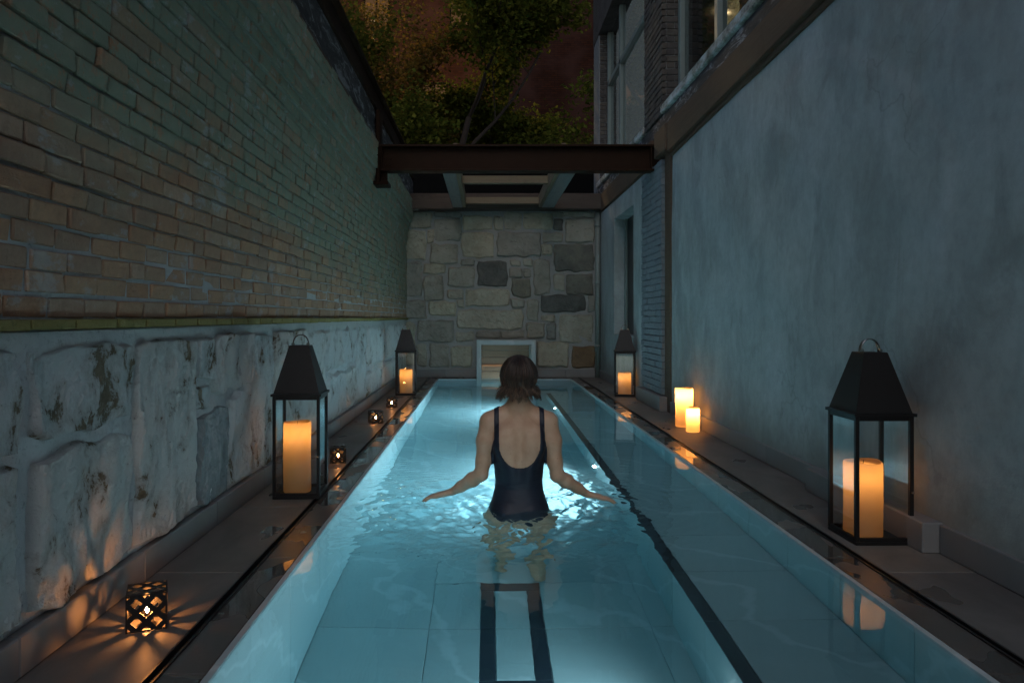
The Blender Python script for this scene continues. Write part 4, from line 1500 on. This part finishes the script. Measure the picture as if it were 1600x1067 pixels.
def body():
    H = .0058
    B = Vox((-.60, -.20, -1.0), (.62, .26, .80), H)
    # trunk as a stack of ellipses: z, half width, half depth, centre y
    T = np.array([(-.17, .130, .085, .0), (-.12, .160, .105, -.005), (-.06, .168, .112, -.008), (0, .150, .102, -.004), (.05, .130, .090, .0), (.10, .117, .082, .004), (.14, .113, .079, .006),
                  (.20, .118, .083, .004), (.26, .124, .090, .002), (.32, .130, .096, .0), (.38, .135, .095, .0), (.42, .135, .085, .004), (.455, .120, .066, .008), (.485, .085, .048, .010), (.51, .05, .04, .012)])
    sl, X, Y, Z = B.win((-.26, -.2, -.22), (.26, .2, .56))
    z = Z[0, 0]
    a = np.interp(z, T[:, 0], T[:, 1])[None, None]; b = np.interp(z, T[:, 0], T[:, 2])[None, None]; c = np.interp(z, T[:, 0], T[:, 3])[None, None]
    # smooth the tables
    q = (np.abs(X / a) ** 2.25 + np.abs((Y - c) / b) ** 2.25) ** (1 / 2.25)
    d = (q - 1) * np.minimum(a, b) * .9
    d = np.maximum(d, np.maximum(Z - .515, -.20 - Z))
    B.add(d, sl, .02)
    for s in (-1, 1):
        B.ell((s * .072, -.058, -.075), (.085, .075, .090), .03)       # seat
        B.ell((s * .065, .075, .275), (.062, .055, .060), .03)         # chest
        B.ell((s * .078, -.072 - .003 * s, .345 + .004 * s), (.046, .032, .070), .028)       # shoulder blade
        B.ell((s * .042, -.074, .27), (.028, .020, .085), .03)          # muscles beside the spine
        B.cone((s * .018, .010, .512), (s * .125, .002, .459), .036, .030, .03)   # trapezius
        B.cone((s * .10, .002, .462), (s * .150, .002, .444), .036, .043, .03)
        lift = 0
        # arms
        if s < 0:
            sh, el, wr, tip = (-.150, 0, .430), (-.190, -.018, .176), (-.338, .085, .066), (-.476, .120, .018)
        else:
            sh, el, wr, tip = (.150, 0, .430), (.192, -.012, .170), (.352, .080, .056), (.498, .112, .006)
        sh, el, wr, tip = map(np.array, (sh, el, wr, tip))
        m1 = sh + (el - sh) * .35 + np.array([s * .006, -.004, 0])
        B.chain([sh, m1, sh + (el - sh) * .75, el], [.047, .043, .036, .0335], .02)
        m2 = el + (wr - el) * .3
        B.chain([el, m2, el + (wr - el) * .7, wr], [.0335, .0355, .027, .0205], .016)
        # hand: palm with four fingers fanned, thumb from the side of the palm
        dr = (tip - wr); L = np.linalg.norm(dr); dr /= L
        side = np.array([-dr[1], dr[0], 0]) * (1 if s > 0 else -1); side /= np.linalg.norm(side)   # towards +y: thumb side (palm down)
        if side[1] < 0: side = -side
        up = np.cross(dr, side); up = up if up[2] > 0 else -up
        kn = wr + dr * .088
        for t_ in (-.024, -.008, .008, .024):
            B.cone(wr + dr * .010 + side * t_ * .55, kn + side * t_ + up * .004, .0135, .0125, .010)
        for t_, fl in ((.026, .074), (.0088, .084), (-.0088, .078), (-.026, .060)):
            p0 = kn + side * t_ + up * .003
            spread = side * t_ * .42
            dd = dr + spread * 5 * .5
            dd /= np.linalg.norm(dd)
            p1 = p0 + dd * fl * .45 + up * .004
            p2 = p1 + dd * fl * .30 - up * .004
            p3 = p2 + dd * fl * .25 - up * .007
            B.chain([p0, p1, p2, p3], [.0098, .0088, .0080, .0068], .004)
        t0 = wr + dr * .022 + side * .020
        t1 = t0 + dr * .030 + side * .026 - up * .004
        t2 = t1 + dr * .028 + side * .012 - up * .006
        B.chain([t0, t1, t2], [.0125, .0105, .0085], .008)
        # legs
        fy = .05 if s < 0 else -.05
        hip = (s * .088, -.005, -.12); kn_ = (s * .095, fy * .6 + .01, -.52); an = (s * .092, fy, -.915)
        B.chain([hip, (s * .094, .0 + fy * .2, -.28), kn_], [.086, .074, .050], .03)
        B.chain([kn_, (s * .096, fy * .8 - .018, -.65), (s * .093, fy, -.82), an], [.050, .048, .032, .030], .02)
        B.cone((s * .092, fy - .03, -.935), (s * .105, fy + .14, -.955), .030, .022, .02, flat=None)
        B.cone((s * .098, fy + .06, -.95), (s * .118, fy + .135, -.956), .028, .019, .02)
    B.cone((0, -.109, .47), (0, -.107, .17), .019, .010, .026, sub=True)     # groove of the spine
    B.chain([(0, .006, .46), (0, .004, .52), (0, .016, .60)], [.056, .0495, .052], .025)   # neck
    # head, turned away
    B.ell((0, .018, .662), (.073, .092, .098), .015)
    B.ell((0, .055, .605), (.055, .055, .062), .03)
    B.cone((0, .105, .655), (0, .122, .625), .008, .012, .012)               # nose
    B.ell((0, .102, .592), (.022, .010, .010), .008)                          # mouth
    for s in (-1, 1):
        B.ell((s * .032, .108, .655), (.017, .010, .009), .008, sub=True)     # eye hollows
        B.ell((s * .031, .096, .655), (.012, .012, .012), .003)
        B.ell((s * .078, .015, .640), (.010, .020, .030), .008)               # ears
    return B

per = thing('person', 'woman with brown bob in a navy low-backed swimsuit wading away, arms spread over the water', 'person', (PX, PYc, WATER))
B = body()
P_, F_ = surface_nets(B.f, B.lo, B.h)
def relax(P, F, it=2):
    e = np.concatenate([F[:, [0, 1]], F[:, [1, 2]], F[:, [2, 3]], F[:, [3, 0]]])
    e = np.concatenate([e, e[:, ::-1]])
    for lam in [.5, -.53] * it:
        S_ = np.zeros_like(P); N_ = np.zeros(len(P))
        np.add.at(S_, e[:, 0], P[e[:, 1]]); np.add.at(N_, e[:, 0], 1)
        P = P + lam * (S_ / N_[:, None] - P)
    return P
link('body', mesh_from('body', relax(P_, F_, 2), F_, M['skin'], True), per)
# swimsuit: the body's surface lifted 3.5 mm inside the cut of the suit
sl, X, Y, Z = B.win((-.2, -.2, -.24), (.2, .2, .56))
fb_ = B.f[sl] - .0036
ax_ = np.abs(X)
back = Y < .0
# scooped back and front
zs = .345 - .125 * np.sqrt(np.clip(1 - (X / .101) ** 2, 0, 1))
inside_scoop = np.minimum(.101 - ax_, Z - np.where(Z > .345, -9, zs) if False else np.where(Z > .345, .101 - ax_, Z - zs))
front_s = np.minimum(.095 - ax_, Z - (.40 - .06 * np.sqrt(np.clip(1 - (X / .095) ** 2, 0, 1))))
scoop = np.where(back, inside_scoop, front_s)
lim = np.interp(Z[0, 0], [-.24, -.02, .02, .10, .16, .29, .335, .36, .56], [.20, .20, .18, .150, .140, .142, .134, .1255, .1255])[None, None]
side_lim = ax_ - lim
leg = (-.135 + .135 * (ax_ / .15) ** 1.7) - Z
msk = np.maximum(np.maximum(scoop, side_lim), leg)
suit = np.maximum(fb_, msk).astype(np.float32)
suit[:, :, 0] = 1; suit[:, :, -1] = 1
Ps, Fs = surface_nets(suit, np.array([B.ax[i][sl[i]][0] for i in range(3)]), B.h)
link('swimsuit', mesh_from('swimsuit', relax(Ps, Fs, 2), Fs, M['suit'], True), per)
# hair: a cap of many tapering locks, parted in the middle, ends flicked out
def hair():
    rng = np.random.RandomState(5)
    parts = []
    capv, capf = [], []
    # under-cap
    nu, nv = 40, 22
    for j in range(nv + 1):
        th = .02 + (math.pi * .68) * j / nv
        for i in range(nu + 1):
            ph = -math.pi * .70 + 2 * math.pi * .70 * i / nu
            rr = .084 if th < 1.6 else .084 - .016 * (th - 1.6)
            x = rr * math.sin(th) * math.sin(ph); yv = .012 - .100 * math.sin(th) * math.cos(ph)
            zz = .657 + .105 * math.cos(th)
            if th > 1.6: zz = .657 + .105 * math.cos(1.6) - .095 * (th - 1.6)
            capv.append((x, yv, zz))
    for j in range(nv):
        for i in range(nu):
            a = j * (nu + 1) + i
            capf.append((a, a + 1, a + nu + 2, a + nu + 1))
    parts.append((capv, capf))
    NC = 34
    cl = []
    for c in range(NC):
        cph = -math.pi * .70 + 2 * math.pi * .70 * (c + rng.uniform(-.35, .35)) / (NC - 1)
        cl.append((cph, .540 + .036 * rng.rand() + .006 * abs(math.sin(cph)), .002 + .024 * rng.rand() * (1.0 if abs(cph) > .5 else .5), rng.uniform(-.12, .12), rng.uniform(-.010, .010)))
    for k in range(1700):
        cph, cend, cfl, csw, cw = cl[rng.randint(NC)]
        ph = cph + rng.normal() * .10
        ph = max(-math.pi * .70, min(math.pi * .70, ph))
        s = -1 if ph < 0 else 1
        lay = rng.rand()
        end = cend + rng.normal() * .004 + (.045 * rng.rand() if lay < .22 else 0)
        rx, ry, rz = .086 + .009 * lay, .103 + .008 * lay, .108 + .006 * lay
        start_t = .02 + .30 * rng.rand() * rng.rand()
        pts, rad = [], []
        n = 16
        w1 = rng.rand() * 6.28
        r0 = .0013 + .0020 * rng.rand() ** 2
        for i in range(n + 1):
            u = i / n
            th = start_t + (math.pi * .50 - start_t) * min(1, u / .52)
            pp = ph * (.35 + .65 * min(1, u / .35))
            if u > .52:
                e = (u - .52) / .48
                pp = pp + (cph + csw - pp) * .62 * e * e            # tips gather into locks
            x = rx * math.sin(th) * math.sin(pp); yv = .012 - ry * math.sin(th) * math.cos(pp); zz = .660 + rz * math.cos(th)
            if u > .52:
                z0 = .660
                zz = z0 + (end - z0) * e
                tuck = -.013 * math.sin(min(1, e * 1.25) * math.pi) - .004 * e + cfl * max(0, e - .55) / .45
                tuck += cw * math.sin(e * 6.0) * .8
                x += tuck * math.sin(pp) + .0025 * e * math.sin(w1 + 6 * e)
                yv += -tuck * math.cos(pp)
            x += s * .0015
            pts.append((x, yv, zz))
            rad.append(r0 * (.55 + .45 * min(1, u * 5)) * (1 - .85 * max(0, (u - .6) / .4)))
        parts.append(tube(pts, rad, 4, False))
    v, f = merge(parts)
    return mesh_from('hair', v, f, M['hair'], True)
link('hair', hair(), per)
# ------------------------------------------------------------------ beyond the end wall: trees, brick house, lamp
def tree(name, label, loc, height, lean, seed, nleaf, leafmat, spread, zmin, leaf=.10):
    rng = random.Random(seed)
    t = thing(name, label, 'tree', loc, 0, 'trees behind the end wall')
    segs = []
    tips = []
    def grow(p, d, L, r, lvl):
        pts, rad = [p], [r]
        n = 5
        for i in range(n):
            d = (d + Vector((rng.uniform(-.18, .18), rng.uniform(-.18, .18), rng.uniform(-.04, .12)))).normalized()
            p = p + d * L / n
            pts.append(p); rad.append(r * (1 - .5 * (i + 1) / n))
            if lvl >= 2: tips.append((p, lvl))
            if lvl < 4 and i >= 1:
                for _ in range(1 if lvl else 2):
                    if rng.random() < .85:
                        a = Vector((rng.uniform(-1, 1), rng.uniform(-1, 1), rng.uniform(-.1, .7))).normalized()
                        nd = (d * .45 + a * spread).normalized()
                        grow(p, nd, L * rng.uniform(.45, .68), rad[-1] * .62, lvl + 1)
        segs.append(tube(pts, rad, 6 if lvl < 2 else 4, False))
    grow(Vector((0, 0, 0)), Vector((lean[0], lean[1], 1)).normalized(), height * .62, .14, 0)
    v, f = merge(segs)
    link('trunk', mesh_from('trunk', v, f, M['bark'], True), t)
    tips_ = [p for p, l in tips if p.z > zmin]
    V, F = [], []
    for k in range(nleaf):
        p = rng.choice(tips_)
        c = p + Vector((rng.gauss(0, .16), rng.gauss(0, .16), rng.gauss(-.05, .14)))
        d = Vector((rng.uniform(-1, 1), rng.uniform(-1, 1), rng.uniform(-1.1, .25))).normalized()
        sd = d.cross(Vector((rng.uniform(-.5, .5), rng.uniform(-.5, .5), 1))).normalized()
        L = leaf * rng.uniform(.6, 1.35); w = L * rng.uniform(.32, .5)
        nrm = d.cross(sd)
        o = len(V)
        V += [tuple(c), tuple(c + d * L * .45 + sd * w + nrm * w * .25), tuple(c + d * L), tuple(c + d * L * .45 - sd * w + nrm * w * .25)]
        F += [(o, o + 1, o + 2), (o, o + 2, o + 3)]
    link('crown', mesh_from('crown', V, F, leafmat), t)
    return t
tree('leafy_tree', 'yellow green leafy tree in the middle behind the end wall', (-.75, 16.6, -.06), 9.0, (.04, .0), 3, 34000, M['leaf'], .95, 4.4, .11)
tree('leafy_tree', 'browner sparse tree behind the steel channel on the left', (-3.3, 17.6, -.06), 9.5, (.02, 0), 8, 20000, M['leaf2'], .85, 4.4, .09)
tree('leafy_tree', 'low leafy tree just above the steel beam near the brick house', (.75, 19.2, -.06), 6.4, (-.03, 0), 21, 20000, M['leaf'], .9, 4.6, .10)
hb_ = thing('brick_house', 'dark red brick house wall rising behind the trees', 'house', (3.0, 25, 0))
HO = Vector((3.0, 25, 0))
box('wall', (.4, 9.0, 24, 34, -.06, 24), M['far_brick'], hb_, .02, HO)
box('chimney_breast', (1.25, 1.75, 23.75, 23.999, -.06, 6.1), M['far_brick'], hb_, .02, HO)
gw = thing('garden_wall', 'black tarred yard wall seen in the gaps of the roof frame', 'wall', (0, 13.6, -.06))
box('wall', (-6, 6, 13.5, 13.7, -.06, 3.66), M['tar'], gw, .01, (0, 13.6, -.06))  # added black sheet, stands in for plain darkness behind the roof frame
box('coping', (-6, 6, 13.46, 13.74, 3.6605, 3.74), M['tar'], gw, .01, (0, 13.6, -.06))
h2 = thing('apartment_house', 'dark house with a few lit windows glimpsed through the trees', 'house', (-5, 33, 0))
H2 = Vector((-5, 33, 0))
box('wall', (-16, .38, 32, 40, -.06, 26), M['far_brick'], h2, .02, H2)
for (xx, zz, lit) in ((-2.15, 10.1, 1), (-4.6, 13.8, 1), (-4.9, 10.1, 0), (-.95, 14.0, 1), (-7.2, 10.1, 0), (-7.3, 13.8, 0), (-1.0, 17.4, 0), (-4.6, 17.4, 0)):
    wd = box('window', (xx - .55, xx + .55, 31.94, 31.999, zz - .8, zz + .8), M['tar'], h2, .01, H2)
    for sx in (-1, 1):
        box('pane', (xx + sx * .26 - .22, xx + sx * .26 + .22, 31.93, 31.9395, zz - .7, zz + .7), M['lit_warm'] if lit else M['slot'], wd, .004, H2 + wd.location)
def street_lamp(label, loc, h, power, col):
    t = thing('street_lamp', label, 'street lamp', loc, 0)
    v, f = tube([(0, 0, 0), (0, 0, .8), (0, 0, h - .25)], [.09, .06, .045], 10)
    link('post', mesh_from('post', v, f, M['black_metal'], True), t)
    v, f = lathe([(0, h - .25), (.08, h - .24), (.06, h - .19), (.05, h - .17)], 14)
    link('collar', mesh_from('collar', v, f, M['black_metal'], True), t)
    v, f = lathe([(.05, h - .17), (.07, h - .13), (.085, h - .08), (.07, h - .03), (.03, h), (0, h + .005)], 16)
    link('globe', mesh_from('globe', v, f, M['lamp_glow'], True), t)
    l = bpy.data.lights.new('street_light', 'POINT')
    l.energy = power; l.color = col; l.shadow_soft_size = .1
    o = bpy.data.objects.new('street_light', l); C.objects.link(o); o.parent = t; o.location = (0, 0, h + .22)
    return t
street_lamp('warm globe street lamp half hidden among the leaves of the sparse tree', (-3.62, 24.4, -.06), 10.7, 900, (1.0, .70, .34))
